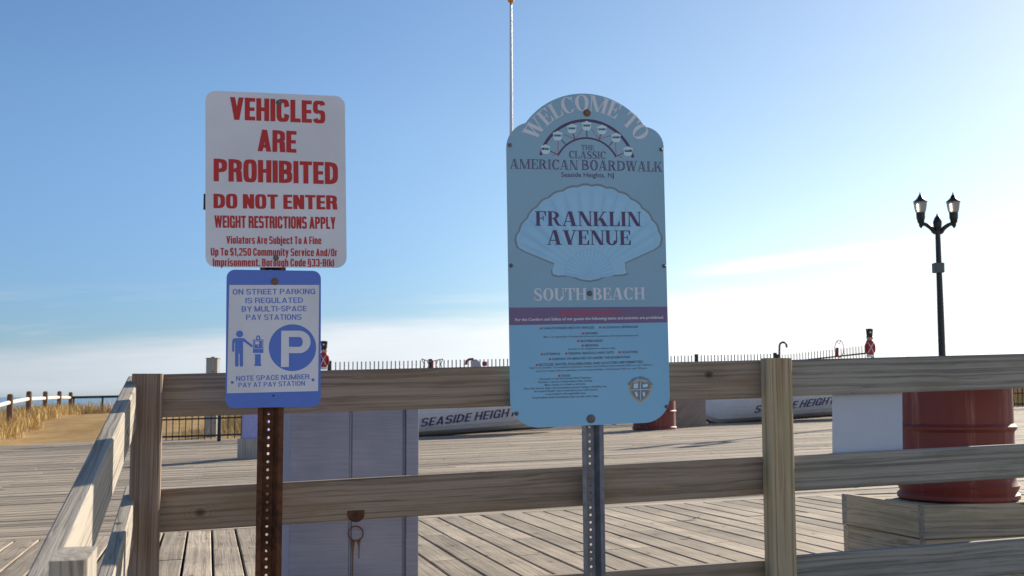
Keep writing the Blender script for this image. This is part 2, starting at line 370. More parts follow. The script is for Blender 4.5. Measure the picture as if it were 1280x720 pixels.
def sans(ch, t=.215, h=.17, w_=.56, p=3.6, gap=.05):
    """grotesque letters: t stem, h bar, w_ width of an open capital; capitals 1 high, small letters .76"""
    if ch == ' ': return [], w_ * .4
    e = w_ * .8; xh = .76; lw = w_ * .9
    def st(x, y0=0, y1=1): return rect(x, y0, x + t, y1)
    def o_(x0, y0, x1, y1, a0=0, a1=360): return ring(x0, y0, x1, y1, t, h, a0, a1, p, 30)
    def s_(x0, y0, x1, y1):
        m_ = (y0 + y1) / 2
        return ring(x0, m_ - h / 2, x1, y1, t * .95, h, 12, 268, p, 24) + ring(x0, y0, x1, m_ + h / 2, t * .95, h, 92, -168, p, 24)
    def arch(x, x1): return st(x, 0, xh) + ring(x, -xh, x1, xh + .01, t, h, 0, 90 + 40, p, 20) + rect(x1 - t, 0, x1, .02)
    def leg(x1, y): return rect(x1 - t, 0, x1, y)
    if ch == 'I': g = st(0), t
    elif ch == 'L': g = st(0) + rect(0, 0, e, h), e
    elif ch == 'E': g = st(0) + rect(0, 0, e, h) + rect(0, 1 - h, e, 1) + rect(0, .5 - h * .46, e * .94, .5 + h * .46), e
    elif ch == 'F': g = st(0) + rect(0, 1 - h, e, 1) + rect(0, .46 - h * .46, e * .9, .46 + h * .46), e
    elif ch == 'H': g = st(0) + st(w_ - t) + rect(t, .515 - h / 2, w_ - t, .515 + h / 2), w_
    elif ch == 'T': g = rect(0, 1 - h, w_ * .94, 1) + st(w_ * .47 - t / 2), w_ * .94
    elif ch == 'V': g = bar(w_ * .52 - t / 2, 0, 0, 1, t) + bar(w_ * .52 - t / 2, 0, w_ * 1.04 - t, 1, t), w_ * 1.04
    elif ch == 'A': g = bar(0, 0, w_ * .53 - t / 2, 1, t) + bar(w_ * 1.06 - t, 0, w_ * .53 - t / 2, 1, t) + rect(w_ * .22, .17, w_ * .84, .17 + h * .85), w_ * 1.06
    elif ch == 'N': g = st(0) + st(w_ - t) + [[(0, 1), (t * 1.05, 1), (w_, 0), (w_ - t * 1.05, 0)]], w_
    elif ch == 'M': g = st(0) + st(w_ * 1.25 - t) + bar(w_ * .625 - t / 2, 0, 0, 1, t) + bar(w_ * .625 - t / 2, 0, w_ * 1.25 - t, 1, t), w_ * 1.25
    elif ch == 'W': g = bar(w_ * .27, 0, 0, 1, t * .93) + bar(w_ * .27, 0, w_ * .56, 1, t * .8) + bar(w_ * .87, 0, w_ * .59, 1, t * .8) + bar(w_ * .87, 0, w_ * 1.12, 1, t * .93), w_ * 1.12 + t * .93
    elif ch == 'Y': g = bar(w_ * .5 - t / 2, .38, 0, 1, t) + bar(w_ * .5 - t / 2, .38, w_ - t, 1, t) + rect(w_ * .5 - t / 2, 0, w_ * .5 + t / 2, .42), w_
    elif ch == 'K': g = st(0) + bar(t * .7, .36, w_ - t * .9, 1, t * .95) + bar(w_ - t * .9, 0, t * .85, .62, t), w_ + t * .1
    elif ch == 'O': g = o_(0, -.01, w_, 1.01), w_
    elif ch == 'C': g = o_(0, -.01, w_, 1.01, 10, 350), w_
    elif ch == 'G': g = o_(0, -.01, w_, 1.01, 12, 345) + rect(w_ * .54, .40, w_, .40 + h * .8) + rect(w_ - t * .65, 0, w_, .5), w_
    elif ch == 'U': g = rect(0, .3, t, 1) + rect(w_ - t, .3, w_, 1) + ring(0, -.01, w_, .62, t, h, 180, 360, p, 20), w_
    elif ch == 'D': g = st(0) + ring(-w_ + .1, 0, w_, 1, t, h, -90, 90, p, 24), w_
    elif ch == 'P': g = st(0) + ring(-w_ + .14, .40, w_ - .01, 1, t, h * .92, -90, 90, p, 24), w_
    elif ch == 'R': g = st(0) + ring(-w_ + .14, .42, w_ - .01, 1, t, h * .92, -90, 90, p, 24) + [[(w_ - t * 1.05, 0), (w_ + .01, 0), (w_ - .02, .48), (w_ - t * 1.2, .48)]], w_
    elif ch == 'B': g = st(0) + ring(-w_ + .14, .5 - h * .4, w_ - .02, 1, t, h * .9, -90, 90, p, 22) + ring(-w_ + .12, 0, w_, .5 + h * .48, t, h * .95, -90, 90, p, 22), w_
    elif ch == 'S': g = s_(0, -.01, w_ - .02, 1.01), w_ - .02
    elif ch == '-': g = rect(0, .38, w_ * .5, .38 + h), w_ * .5
    elif ch in '.,': g = rect(0, 0, t, h * 1.1) + ([[(t * .4, .02), (t, .02), (t * .6, -.16), (t * .1, -.16)]] if ch == ',' else []), t
    elif ch == '/': g = bar(0, -.02, w_ * .45, 1.02, t * .7), w_ * .45 + t * .7
    elif ch == '(': g = ring(0, -.16, w_ * 1.1, 1.1, t * .85, h * 2, 112, 248, 2.2, 16), w_ * .44
    elif ch == ')': g = ring(-w_ * .72, -.16, w_ * .38, 1.1, t, h * 2, -70, 70, 2.2, 16), w_ * .38
    elif ch == 'a': g = ring(0, .2, lw, xh + .01, t, h, -5, 168, p, 20) + leg(lw, xh * .6) + ring(0, -.01, lw * 1.05, .47, t, h * .85, 80, 330, p, 20), lw
    elif ch == 'b': g = st(0) + o_(0, -.01, lw, xh + .01), lw
    elif ch == 'c': g = o_(0, -.01, lw, xh + .01, 12, 348), lw
    elif ch == 'd': g = rect(lw - t, 0, lw, 1) + o_(0, -.01, lw, xh + .01), lw
    elif ch == 'e': g = o_(0, -.01, lw, xh + .01, 2, 345) + rect(t * .8, .34, lw * .97, .34 + h * .7), lw
    elif ch == 'g': g = o_(0, -.01, lw, xh + .01) + rect(lw - t, -.12, lw, xh) + ring(0, -.25, lw, .2, t, h * .9, 190, 360, p, 18), lw
    elif ch == 'h': g = st(0) + ring(0, .1, lw, xh + .01, t, h, 0, 130, p, 18) + leg(lw, .45), lw
    elif ch == 'n': g = st(0, 0, xh) + ring(0, .1, lw, xh + .01, t, h, 0, 130, p, 18) + leg(lw, .45), lw
    elif ch == 'm':
        k = lw - t * .0
        g = st(0, 0, xh) + ring(0, .1, k, xh + .01, t, h, 0, 130, p, 18) + leg(k, .45) + ring(k - t, .1, 2 * k - t, xh + .01, t, h, 0, 130, p, 18) + leg(2 * k - t, .45), 2 * k - t
    elif ch == 'i': g = st(0, 0, xh) + rect(0, .84, t, 1), t
    elif ch == 'j': g = st(0, -.1, xh) + rect(0, .84, t, 1) + rect(-t * .4, -.24, t, -.08), t
    elif ch == 'k': g = st(0) + bar(t * .7, .26, lw - t * .9, xh, t * .9) + bar(lw - t * .9, 0, t * .8, .5, t), lw
    elif ch == 'l': g = st(0), t
    elif ch == 'o': g = o_(0, -.01, lw, xh + .01), lw
    elif ch == 'p': g = st(0, -.24, xh) + o_(0, -.01, lw, xh + .01), lw
    elif ch == 'r': g = st(0, 0, xh) + ring(0, .2, lw * .95, xh + .01, t, h * 1.1, 75, 130, p, 10), lw * .68
    elif ch == 's': g = s_(0, -.01, lw * .95, xh + .01), lw * .95
    elif ch == 't': g = st(t * .35, 0, .95) + rect(0, xh - h, t * 1.75, xh) + rect(t * .6, 0, t * 1.75, h * .9), t * 1.75
    elif ch == 'u': g = rect(0, .25, t, xh) + rect(lw - t, 0, lw, xh) + ring(0, -.01, lw, .6, t, h, 180, 350, p, 18), lw
    elif ch == 'v': g = bar(lw * .5 - t / 2, 0, 0, xh, t) + bar(lw * .5 - t / 2, 0, lw - t, xh, t), lw
    elif ch == 'y': g = bar(lw * .5 - t / 2, 0, 0, xh, t) + bar(lw * .5 - t * .9, -.24, lw - t, xh, t), lw
    elif ch == '1': g = st(t * .5) + [[(0, .72), (t * .5, .78), (t * .5, 1), (0, .86)]], t * 1.5
    elif ch == '2': g = ring(0, .35, w_, 1.01, t, h, -35, 170, p, 22) + rect(0, 0, w_, h) + [[(0, h * .9), (t * 1.1, h * .9), (w_, .55), (w_ - t, .5)]], w_
    elif ch == '3': g = ring(0, .5 - h / 2, w_, 1.01, t, h, -90, 168, p, 24) + ring(0, -.01, w_, .5 + h / 2, t, h, -168, 90, p, 24), w_
    elif ch == '5': g = rect(0, 1 - h, w_ * .95, 1) + st(0, .45, 1) + ring(0, -.01, w_, .66, t, h, -168, 150, p, 26), w_
    elif ch == '8': g = ring(0, .5 - h / 2, w_, 1.01, t, h, 0, 360, p, 26) + ring(0, -.01, w_, .5 + h / 2, t, h, 0, 360, p, 26), w_
    elif ch == '0': g = o_(0, -.01, w_, 1.01), w_
    elif ch == '$': g = s_(0, .02, w_, .98) + rect(w_ / 2 - t * .2, -.1, w_ / 2 + t * .2, 1.1), w_
    elif ch == '§': g = ring(0, .62, lw, 1.02, t * .9, h * .8, 12, 268, p, 18) + ring(0, .22, lw, .78, t * .9, h * .8, 0, 360, p, 24) + ring(0, -.1, lw, .36, t * .9, h * .8, 92, -168, p, 18), lw
    else: g = [], w_
    q, adv = g; return q, adv + gap
def heavy(ch): return sans(ch)
def tight(ch): return sans(ch, .185, .145, .50, 3.4, .075)
def medium(ch): return sans(ch, .165, .145, .70, 2.5, .11)

def serif(ch, inline=False):                       # high-contrast roman capitals
    t, h, s, o = .20, .055, .05, .075
    def st(x, y0=0, y1=1, top=1, bot=1, tt=t):     # thick stem with slab serifs
        q = rect(x, y0, x + tt, y1)
        if inline: q = rect(x, y0, x + tt * .52, y1) + rect(x + tt * .8, y0, x + tt, y1)
        if top: q += rect(x - o, y1 - s, x + tt + o, y1)
        if bot: q += rect(x - o, y0, x + tt + o, y0 + s)
        return q
    def th(x, y0=0, y1=1): return rect(x, y0, x + h, y1) + rect(x - o, y1 - s, x + h + o, y1) + rect(x - o, y0, x + h + o, y0 + s)
    def rg(*a, **k):
        if not inline: return ring(*a, **k)
        x0, y0, x1, y1, tx, ty = a[:6]; r = a[6:]
        d = tx * .3
        return ring(x0, y0, x1, y1, tx * .35, ty, *r, **k) + ring(x0 + tx * .6, y0 + ty * .2, x1 - tx * .6, y1 - ty * .2, tx * .4, ty, *r, **k)
    def sl(x0, y0, x1, y1, tt):
        if not inline or tt < .1: return bar(x0, y0, x1, y1, tt)
        return bar(x0, y0, x1, y1, tt * .52) + bar(x0 + tt * .8, y0, x1 + tt * .8, y1, tt * .2)
    if ch == ' ': return [], .42
    x = o
    if ch == 'I': r = st(x), t + 2 * o
    elif ch == 'L': r = st(x) + rect(x, 0, .66, h) + [[(.66, 0), (.66, .36), (.62, .36), (.54, h)]], .68
    elif ch in 'EF':
        q = st(x) + rect(x, 1 - h, .66, 1) + [[(.66, 1), (.66, .68), (.62, .68), (.55, 1 - h)]] + rect(x, .49, .5, .545) + rect(.46, .36, .51, .68)
        if ch == 'E': q += rect(x, 0, .69, h) + [[(.69, 0), (.69, .34), (.65, .34), (.56, h)]]
        r = q, .72 if ch == 'E' else .68
    elif ch == 'T': r = st(.29) + rect(0, 1 - h, .78, 1) + [[(0, 1), (.12, 1 - h), (.04, .66), (0, .66)]] + [[(.78, 1), (.78, .66), (.74, .66), (.66, 1 - h)]], .78
    elif ch == 'H': r = st(x) + st(.62) + rect(x, .48, .7, .54), .9
    elif ch == 'N': r = th(x + .02) + th(.72) + sl(.57, 0, x - .02, 1, .23) + rect(0, 1 - s, .2, 1), .86
    elif ch == 'M': r = th(x) + st(.84) + sl(.44, 0, x - .02, 1, .22) + sl(.47, 0, .88, 1, .06), 1.12
    elif ch == 'V': r = sl(.33, 0, .06, 1, .23) + sl(.40, 0, .70, 1, .065) + rect(-.02, 1 - s, .38, 1) + rect(.58, 1 - s, .88, 1), .86
    elif ch == 'W': r = sl(.25, 0, .04, 1, .21) + sl(.31, 0, .52, 1, .06) + sl(.70, 0, .46, 1, .21) + sl(.77, 0, 1.02, 1, .06) + rect(-.03, 1 - s, .72, 1) + rect(.92, 1 - s, 1.17, 1), 1.16
    elif ch == 'A': r = sl(.06, 0, .36, 1, .06) + sl(.58, 0, .35, 1, .23) + rect(.2, .28, .62, .335) + rect(-.02, 0, .24, s) + rect(.48, 0, .92, s), .9
    elif ch == 'K': r = st(x) + sl(.28, .38, .66, 1, .08) + sl(.62, 0, .35, .56, .24) + rect(.55, 1 - s, .86, 1) + rect(.5, 0, .92, s), .92
    elif ch == 'U': r = rect(x, .3, x + t, 1) + rect(0, 1 - s, .35, 1) + rect(.68, .3, .74, 1) + rect(.6, 1 - s, .83, 1) + rg(x, -.02, .74, .62, .2, .08, 180, 360), .84
    elif ch == 'O': r = rg(.02, -.02, .84, 1.02, .22, .055, 0, 360, 2.1, n=40), .86
    elif ch == 'C': r = rg(.02, -.02, .84, 1.02, .22, .055, 38, 318, 2.1, n=36) + rect(.70, .66, .75, 1.0) + [[(.66, .1), (.75, .3), (.75, .2)]], .8
    elif ch == 'D': r = st(x) + rg(-.45, 0, .86, 1, .22, .055, -90, 90, 2.3), .88
    elif ch in 'PR':
        q = st(x) + rg(-.2, .47, .7, 1, .2, .055, -90, 90, 2.3)
        if ch == 'R': q += [[(.36, .5), (.55, .5), (.72, .1), (.84, .06), (.84, 0), (.66, 0), (.53, .1)]]
        r = q, .86
    elif ch == 'B': r = st(x) + rg(-.2, .48, .68, 1, .2, .055, -90, 90, 2.3) + rg(-.2, 0, .75, .535, .21, .055, -90, 90, 2.3), .78
    elif ch == 'S': r = rg(.04, .44, .62, 1.02, .15, .07, 40, 240) + rg(.04, -.02, .66, .56, .17, .07, 60, -140) + [[(.06, .62), (.22, .72), (.64, .36), (.5, .26)]] + rect(.54, .68, .59, 1) + rect(.04, 0, .09, .34), .68
    a, b = r; return a, b + .05

def layout(text, font, **k):
    out_, x = [], 0
    for c in text:
        g, a = font(c, **k)
        for p in g: out_.append([(px + x, py) for px, py in p])
        x += a
    return out_, x - .05

_fc = {}
def system_text(text, bold=.0, shear=0.0):
    """polygons of a line in the built-in typeface, capital height 1"""
    cu = bpy.data.curves.new('line', 'FONT'); cu.body = text; cu.size = 1; cu.offset = bold; cu.shear = shear; cu.resolution_u = 3
    cu.fill_mode = 'FRONT'
    o = bpy.data.objects.new('line', cu); COL.objects.link(o)
    dg = bpy.context.evaluated_depsgraph_get(); dg.update(); me = o.evaluated_get(dg).to_mesh()
    vs = [(v.co.x, v.co.y) for v in me.vertices]; fs = [tuple(p.vertices) for p in me.polygons]
    o.evaluated_get(dg).to_mesh_clear(); bpy.data.objects.remove(o); bpy.data.curves.remove(cu)
    if 'H' not in _fc and text != 'H': _fc['H'] = None; q, _ = system_text('H'); _fc['H'] = max(y for p in q for _, y in p)
    H = _fc.get('H') or 1
    x0 = min(x for x, _ in vs); 
    polys = [[((vs[i][0] - x0) / H, vs[i][1] / H) for i in f] for f in fs]
    return polys, (max(x for x, _ in vs) - x0) / H

class Board:
    """a flat sign: maps photograph pixels on its face to local metres and back"""
    def __init__(s, l, r, t, b, yaw, D):
        s.n = Vector((-math.sin(yaw), math.cos(yaw), 0)); s.p0 = P((l[0] + r[0]) / 2, (l[1] + r[1]) / 2, D)
        h = lambda q: hit(q[0], q[1], s.p0, s.n)
        s.c = (h(l) + h(r)) / 2
        s.a = (h(r) - h(l)).normalized(); up = (h(t) - h(b)); up = (up - s.a * up.dot(s.a)).normalized(); s.b = up
        s.n = s.a.cross(s.b) * -1                  # pointing away from the viewer
        s.front = -s.n
    def loc(s, x, y): d = hit(x, y, s.p0, s.n) - s.c; return (d.dot(s.a), d.dot(s.b))
    def w(s, a, b, z=0): return s.c + s.a * a + s.b * b + s.front * z
    def plate(s, pts, t=.0025, z=0):
        """solid plate from local outline"""
        m = MB(); m.prism([s.w(a, b, z) for a, b in pts], s.n * t); return m
    def sheet(s, polys, z, m=None, stack=0):
        m = m or MB()
        for i, p in enumerate(polys):
            q = [s.w(a, b, z + stack * (i % 40)) for a, b in p]
            m.add(q, [tuple(range(len(q)))])
        return m
    def line(s, m, polys_w, x0, y0, x1, y1, cap, z=.0006, stack=2e-6, capmul=1):
        """fit a laid-out line between two pixels on its baseline; cap = capital height in pixels"""
        polys, wd = polys_w
        p0 = Vector(s.loc(x0, y0)); p1 = Vector(s.loc(x1, y1)); q = Vector(s.loc(x0, y0 - cap)); h = (q - p0).length * capmul
        e = (p1 - p0) / wd; nrm = Vector((-e.y, e.x)).normalized() * h
        s.sheet([[tuple(p0 + e * x + nrm * y) for x, y in p] for p in polys], z, m, stack)
    def disc(s, m, x, y, r, z, n=16):
        c = s.loc(x, y); q = Vector(s.loc(x + r, y)) - Vector(c); r = q.length
        s.sheet([[(c[0] + r * math.cos(6.2832 * k / n), c[1] + r * math.sin(6.2832 * k / n)) for k in range(n)]], z, m)
    def px(s, pts): return [s.loc(x, y) for x, y in pts]
    def bolt(s, x, y, r, mat, parent, nut=False):
        c = s.w(*s.loc(x, y)); m = MB(); k = r * 2.7e-3
        m.lathe(c, [(k * 1.5, 0), (k * 1.5, .0015), (k, .002), (k, .006), (k * .6, .0085), (0, .009)], 14, s.front); return m.build('bolt', mat, parent, True)

def rrect(a0, b0, a1, b1, r, n=7):
    q = []
    for cx, cy, s0 in ((a1 - r, b1 - r, 0), (a0 + r, b1 - r, 90), (a0 + r, b0 + r, 180), (a1 - r, b0 + r, 270)):
        for i in range(n + 1):
            a = R(s0 + 90 * i / n); q.append((cx + r * math.cos(a), cy + r * math.sin(a)))
    return q

def channel_post(name, top, bottom, yaw_r, yaw_n, width, mat, parent, label=None):
    """U-channel sign post with a row of 1-inch-pitch holes down its web; yaw_r right, yaw_n to the viewer"""
    m = MB(); ax = (bottom - top).normalized(); L = (bottom - top).length
    pitch = .0254; n = int(L / pitch); wb = .015; r = .0045; xh = -width * .06
    def pt(x, d, z): return top + yaw_r * x + yaw_n * z + ax * d
    for i in range(n):
        d0 = i * pitch; cen = d0 + pitch / 2; K = 16
        for side, zo in (('f', 0), ('b', -.004)):
            outer = []
            for k in range(K):
                a = 2 * math.pi * k / K; c, s_ = math.cos(a), math.sin(a); q = max(abs(c), abs(s_))
                outer.append((xh + wb * c / q, cen + pitch / 2 * s_ / q))
            vs = [pt(x, d, zo) for x, d in outer] + [pt(xh + r * math.cos(2 * math.pi * k / K), cen + r * math.sin(2 * math.pi * k / K), zo) for k in range(K)]
            m.add(vs, [(k, (k + 1) % K, K + (k + 1) % K, K + k) for k in range(K)])
        vs = [pt(xh + r * math.cos(2 * math.pi * k / K), cen + r * math.sin(2 * math.pi * k / K), z) for z in (0, -.004) for k in range(K)]
        m.add(vs, [(k, (k + 1) % K, K + (k + 1) % K, K + k) for k in range(K)])
    e = n * pitch
    hw = width / 2
    for sgn in (-1, 1):
        x0 = xh + sgn * wb; xs = [(x0, 0), (sgn * hw * .62, .030), (sgn * hw, .032)]
        for (xa, za), (xb, zb) in zip(xs[:-1], xs[1:]):
            p = [pt(xa, 0, za), pt(xb, 0, zb), pt(xb, e, zb), pt(xa, e, za)]
            m.prism(p, -yaw_n * .004)
    return m.build(name, mat, parent, label=label)

# ------------------------------------------------------------------ wooden fence
A0 = Vector((-1.2, 3.9, 0))
fence = thing('wooden_fence', (A0.x, A0.y, deckz(A0.x)), 'weathered three rail wooden fence across the ramp, turning the corner at its left post', 'fence')
def frail(pts, mat, v_off, thick=.038, label=None, name='rail'):
    """pts: left top, left bottom, right top, right bottom pixels on the rail front face"""
    p0 = A0 + V * v_off
    lt, lb, rt, rb = [hit(x, y, p0, V) for x, y in pts]
    m = MB(); a, b = (lt + lb) / 2 + V * thick / 2, (rt + rb) / 2 + V * thick / 2
    hgt = ((lt - lb).length + (rt - rb).length) / 2
    m.board(a, b, Zv * hgt, V * thick, .005); return m.build(name, mat, fence, label=label)
frail([(196, 468, ), (196, 522), (972, 449.5), (972, 497)], M['rail'], 0)
frail([(972.6, 449.5), (972.6, 496.5), (1500, 437), (1500, 477)], M['rail_grey'], 0, label='greyer top rail board to the right of the pale post')
frail([(196, 612), (196, 666), (972, 570), (972, 617)], M['rail'], 0)
frail([(972.6, 570.5), (972.6, 615.5), (1500, 544), (1500, 584)], M['rail_grey'], 0)
frail([(196, 755), (196, 809), (972, 700), (972, 747)], M['rail'], 0)
frail([(972.6, 698), (972.6, 743), (1500, 655), (1500, 698)], M['rail_grey'], 0)
def fpost(xl, xr, ytop, mat, v_front, depth, label=None, zb=-.25):
    p0 = A0 + V * v_front
    l, r = hit(xl, ytop, p0, V), hit(xr, ytop, p0, V); c = (l + r) / 2; wd = (r - l).length
    m = MB(); t = c + V * depth / 2; bt = Vector((t.x, t.y, deckz(t.x) + zb))
    m.board(bt, t, U * wd, V * depth, .005); return m.build('post', mat, fence, label=label)
fpost(165, 203, 467, M['post_old'], -.095, .094, 'brown weathered corner post')
fpost(959.5, 990.5, 447.5, M['post_new'], -.066, .064, 'newer yellowish square post with green streaks')
fpost(1466, 1504, 436, M['post_old'], -.095, .094)
# railing running down the ramp on the left
def srail(x0, y0, x1, y1, h, dz=0, ext=0):
    p0 = A0 + U * -.01
    a, b = hit(x0, y0, p0, U), hit(x1, y1, p0, U); d = (b - a).normalized(); b = b + d * ext
    a = a + Zv * (dz - h / 2) - U * .02; b = b + Zv * (dz - h / 2) - U * .02
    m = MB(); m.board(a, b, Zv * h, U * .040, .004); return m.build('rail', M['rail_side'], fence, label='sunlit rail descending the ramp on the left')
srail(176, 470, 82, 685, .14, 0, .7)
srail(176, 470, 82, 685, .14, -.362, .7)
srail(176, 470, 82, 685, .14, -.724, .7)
pp = hit(100, 683, A0 + U * .04, U)
m = MB(); q = pp - V * .075; m.board((q.x, q.y, deckz(q.x) - .55), q, U * .046, V * .145, .004); m.build('post', M['rail_side'], fence)
# rusty half-round plate under the middle rail
rust_m, hr, br = principled('rust', (.2, .07, .03), .9, .0, .2)
nr = hr.noise(hr.n('ShaderNodeTexCoord').outputs['Object'], 40, 6, .7)
nr2 = hr.noise(hr.n('ShaderNodeTexCoord').outputs['Object'], 6, 5, .6)
hr.t.links.new(hr.mix(hr.ss(hr.m('ADD', hr.m('MULTIPLY', nr, .5), hr.m('MULTIPLY', nr2, .5)), .35, .65), (.06, .030, .020), (.19, .080, .042)), br.inputs['Base Color'])
hr.t.links.new(hr.n('ShaderNodeBump', ins={'Strength': .4, 'Distance': .001, 'Height': nr}).outputs[0], br.inputs['Normal'])
M['rust'] = rust_m
pf = A0 - V * .002
hp = [hit(434, 638.5, pf, V), hit(455.5, 637.5, pf, V), hit(455.5, 643, pf, V)]
cx_, cy_ = 444.7, 643
for k in range(1, 8): hp.append(hit(cx_ + 10.7 * math.cos(R(22.5 * k)), cy_ + 10 * math.sin(R(22.5 * k)), pf, V))
hp.append(hit(434, 643, pf, V))
MB().prism(hp, V * .0015).build('hasp', M['rust'], fence)

# ------------------------------------------------------------------ left street sign
MAT = lambda n, c, r=.5, v=.05, s=8: flat(n, c, r, 0, v, s, .35)
M['sign_white'] = MAT('sign_white', (.71, .72, .79), .45, .08, 3)
M['sign_red'] = MAT('sign_red', (.50, .028, .03))
M['sign_blue'] = MAT('sign_blue', (.10, .20, .64), .45)
M['alu'] = flat('aluminium_back', (.45, .46, .48), .45, .7)
M['dark_clip'] = flat('black_clip', (.02, .02, .022), .5)
B1 = Board((256.5, 225), (432, 229), (347, 116.5), (342.5, 334.5), R(15), 3.82)
B2 = Board((282.5, 424), (402, 424), (343, 337.5), (340, 510), R(15), 3.82)
pxm = B1.w(*B1.loc(344, 340))
left_sign = thing('street_sign', (pxm.x, pxm.y, deckz(pxm.x) - .03), 'rusty channel post with a red lettered vehicle ban panel above a blue parking panel', 'sign')
yr = B1.a; yn = B1.front
top = B1.w(*B1.loc(344.5, 128), -.037); bt = hit(334.5, 724, B1.c + B1.n * .037, B1.n); d = (bt - top).normalized()
bt = top + d * ((top.z - (deckz(top.x) - .25)) / -d.z)
channel_post('post', top, bt, yr, yn, .081, M['rust'], left_sign, 'rust brown perforated channel post')
c = [B1.loc(259.5, 111.5), B1.loc(434, 122), B1.loc(430.5, 335.5), B1.loc(254, 333)]
a0, a1 = (c[0][0] + c[3][0]) / 2, (c[1][0] + c[2][0]) / 2; b1, b0 = (c[0][1] + c[1][1]) / 2, (c[2][1] + c[3][1]) / 2
pan = B1.plate(rrect(a0, b0, a1, b1, .033)).build('prohibition_panel', M['sign_white'], left_sign, label='white panel with red capitals forbidding vehicles')
red = MB(); HV = lambda t: layout(t, heavy)
B1.line(red, HV('VEHICLES'), 287.5, 149.5, 406.5, 154.3, 28.3)
B1.line(red, HV('ARE'), 322, 189, 370.5, 191, 27.3)
B1.line(red, HV('PROHIBITED'), 267, 226.5, 422.5, 230.5, 28.3)
B1.line(red, HV('DO NOT ENTER'), 267, 260.3, 421.5, 262, 18.2)
B1.line(red, HV('WEIGHT RESTRICTIONS APPLY'), 268, 284.6, 419.5, 286.3, 15.4)
for t_, x0, x1, y0, y1 in (('Violators Are Subject To A Fine', 283, 402, 304.6, 305.3), ('Up To $1,250 Community Service And/Or', 263.5, 421.8, 319.4, 320.4), ('Imprisonment. Borough Code §33-8(k)', 266, 418, 332.6, 333.2)):
    B1.line(red, layout(t_, tight), x0, y0, x1, y1, 9.6)
def sub(o, parent): o.parent = parent; o.matrix_parent_inverse = Matrix.Identity(4); return o
def subpart(m, name, mat, part, smooth=False):
    """child of a part (parts carry an unrotated, unscaled offset from their thing)"""
    o = m.build(name, mat, None, smooth); o.parent = part; o.matrix_parent_inverse = Matrix.Identity(4); return o
subpart(red, 'lettering', M['sign_red'], pan)
for x, y in ((348.5, 128.3), (345, 322.5)):
    b_ = B1.bolt(x, y, 2.3, M['bolt'], None); b_.parent = pan
cl_ = MB(); q = B1.px([(254.6, 242), (259.5, 242), (259, 261), (254.2, 261)]); cl_.prism([B1.w(a, b, -.003) for a, b in q], B1.n * .02)
subpart(cl_, 'clip', M['dark_clip'], pan)

c = [B2.loc(285, 338), B2.loc(402, 337.5), B2.loc(400, 507.5), B2.loc(280, 511)]
a0, a1 = (c[0][0] + c[3][0]) / 2, (c[1][0] + c[2][0]) / 2; b1, b0 = (c[0][1] + c[1][1]) / 2, (c[2][1] + c[3][1]) / 2
pk = B2.plate(rrect(a0, b0, a1, b1, .026)).build('parking_panel', M['sign_blue'], left_sign, label='blue edged panel with a parking symbol')
fld = MB(); B2.sheet([B2.px([(286.6, 356.2), (283.6, 491.6), (397.6, 488.8), (399, 356.2)])], .0004, fld)
subpart(fld, 'white_field', M['sign_white'], pk)
blu = MB(); zz = .0008
ST = lambda t: layout(t, medium)
B2.line(blu, ST('ON STREET PARKING'), 290.8, 368.3, 394.6, 367.6, 6.9, zz)
B2.line(blu, ST('IS REGULATED'), 306.8, 379.1, 379.2, 378.6, 6.9, zz)
B2.line(blu, ST('BY MULTI-SPACE'), 302, 389.7, 383.6, 389, 6.9, zz)
B2.line(blu, ST('PAY STATIONS'), 307.6, 400.2, 377.4, 399.6, 6.9, zz)
B2.line(blu, ST('NOTE SPACE NUMBER'), 295.2, 476.3, 387.2, 473.9, 6.4, zz)
B2.line(blu, ST('PAY AT PAY STATION'), 298, 484.3, 381.6, 482, 6.0, zz)
B2.disc(blu, 290.3, 478, 1.9, zz); B2.disc(blu, 391.2, 474.8, 1.9, zz)
B2.disc(blu, 365.7, 434.6, 29.5, zz, 40)
man = lambda pts: B2.px([(280 + x / 10.28, 405 + y / 10.28) for x, y in pts])
B2.disc(blu, 299.5, 417.4, 4.45, zz)
def two(poly, z=zz): B2.sheet([man(poly)], z, blu)
two([(142, 182), (245, 182), (245, 365), (142, 365)])
two([(142, 365.5), (187, 365.5), (187, 530), (178, 548), (150, 548), (142, 530)]); two([(200, 365.5), (245, 365.5), (245, 530), (237, 548), (208, 548), (200, 530)])
two([(187, 365.5), (200, 365.5), (200, 380), (187, 380)])
two([(141, 182), (120, 190), (108, 210), (104, 240), (104, 352), (132, 358), (132, 240), (141, 240)])
two([(246, 182), (268, 188), (290, 212), (366, 272), (368, 292), (348, 296), (262, 232), (246, 225)])
for q_ in ring(412, 145, 466, 215, 17, 17, 0, 360, 2.2, 20): B2.sheet([man(q_)], zz, blu)
two([(372, 200), (505, 200), (505, 372), (372, 372)])
two([(398, 388), (472, 388), (472, 512), (485, 540), (385, 540), (398, 512)])
subpart(blu, 'lettering', M['sign_blue'], pk)
wh = MB(); zz2 = .0012
for q_ in ring(382, 210, 495, 320, 5, 5, 0, 360, 14, 24): B2.sheet([man(q_)], zz2, wh)
B2.sheet([man([(400, 224), (452, 224), (452, 262), (400, 262)]), man([(432, 276), (445, 276), (445, 290), (432, 290)])], zz2, wh)
PQ = [((351.6, 413.4), (361.2, 413.4), (361, 458.6), (351.2, 458.8))]
B2.sheet([B2.px(PQ[0])], zz2, wh)
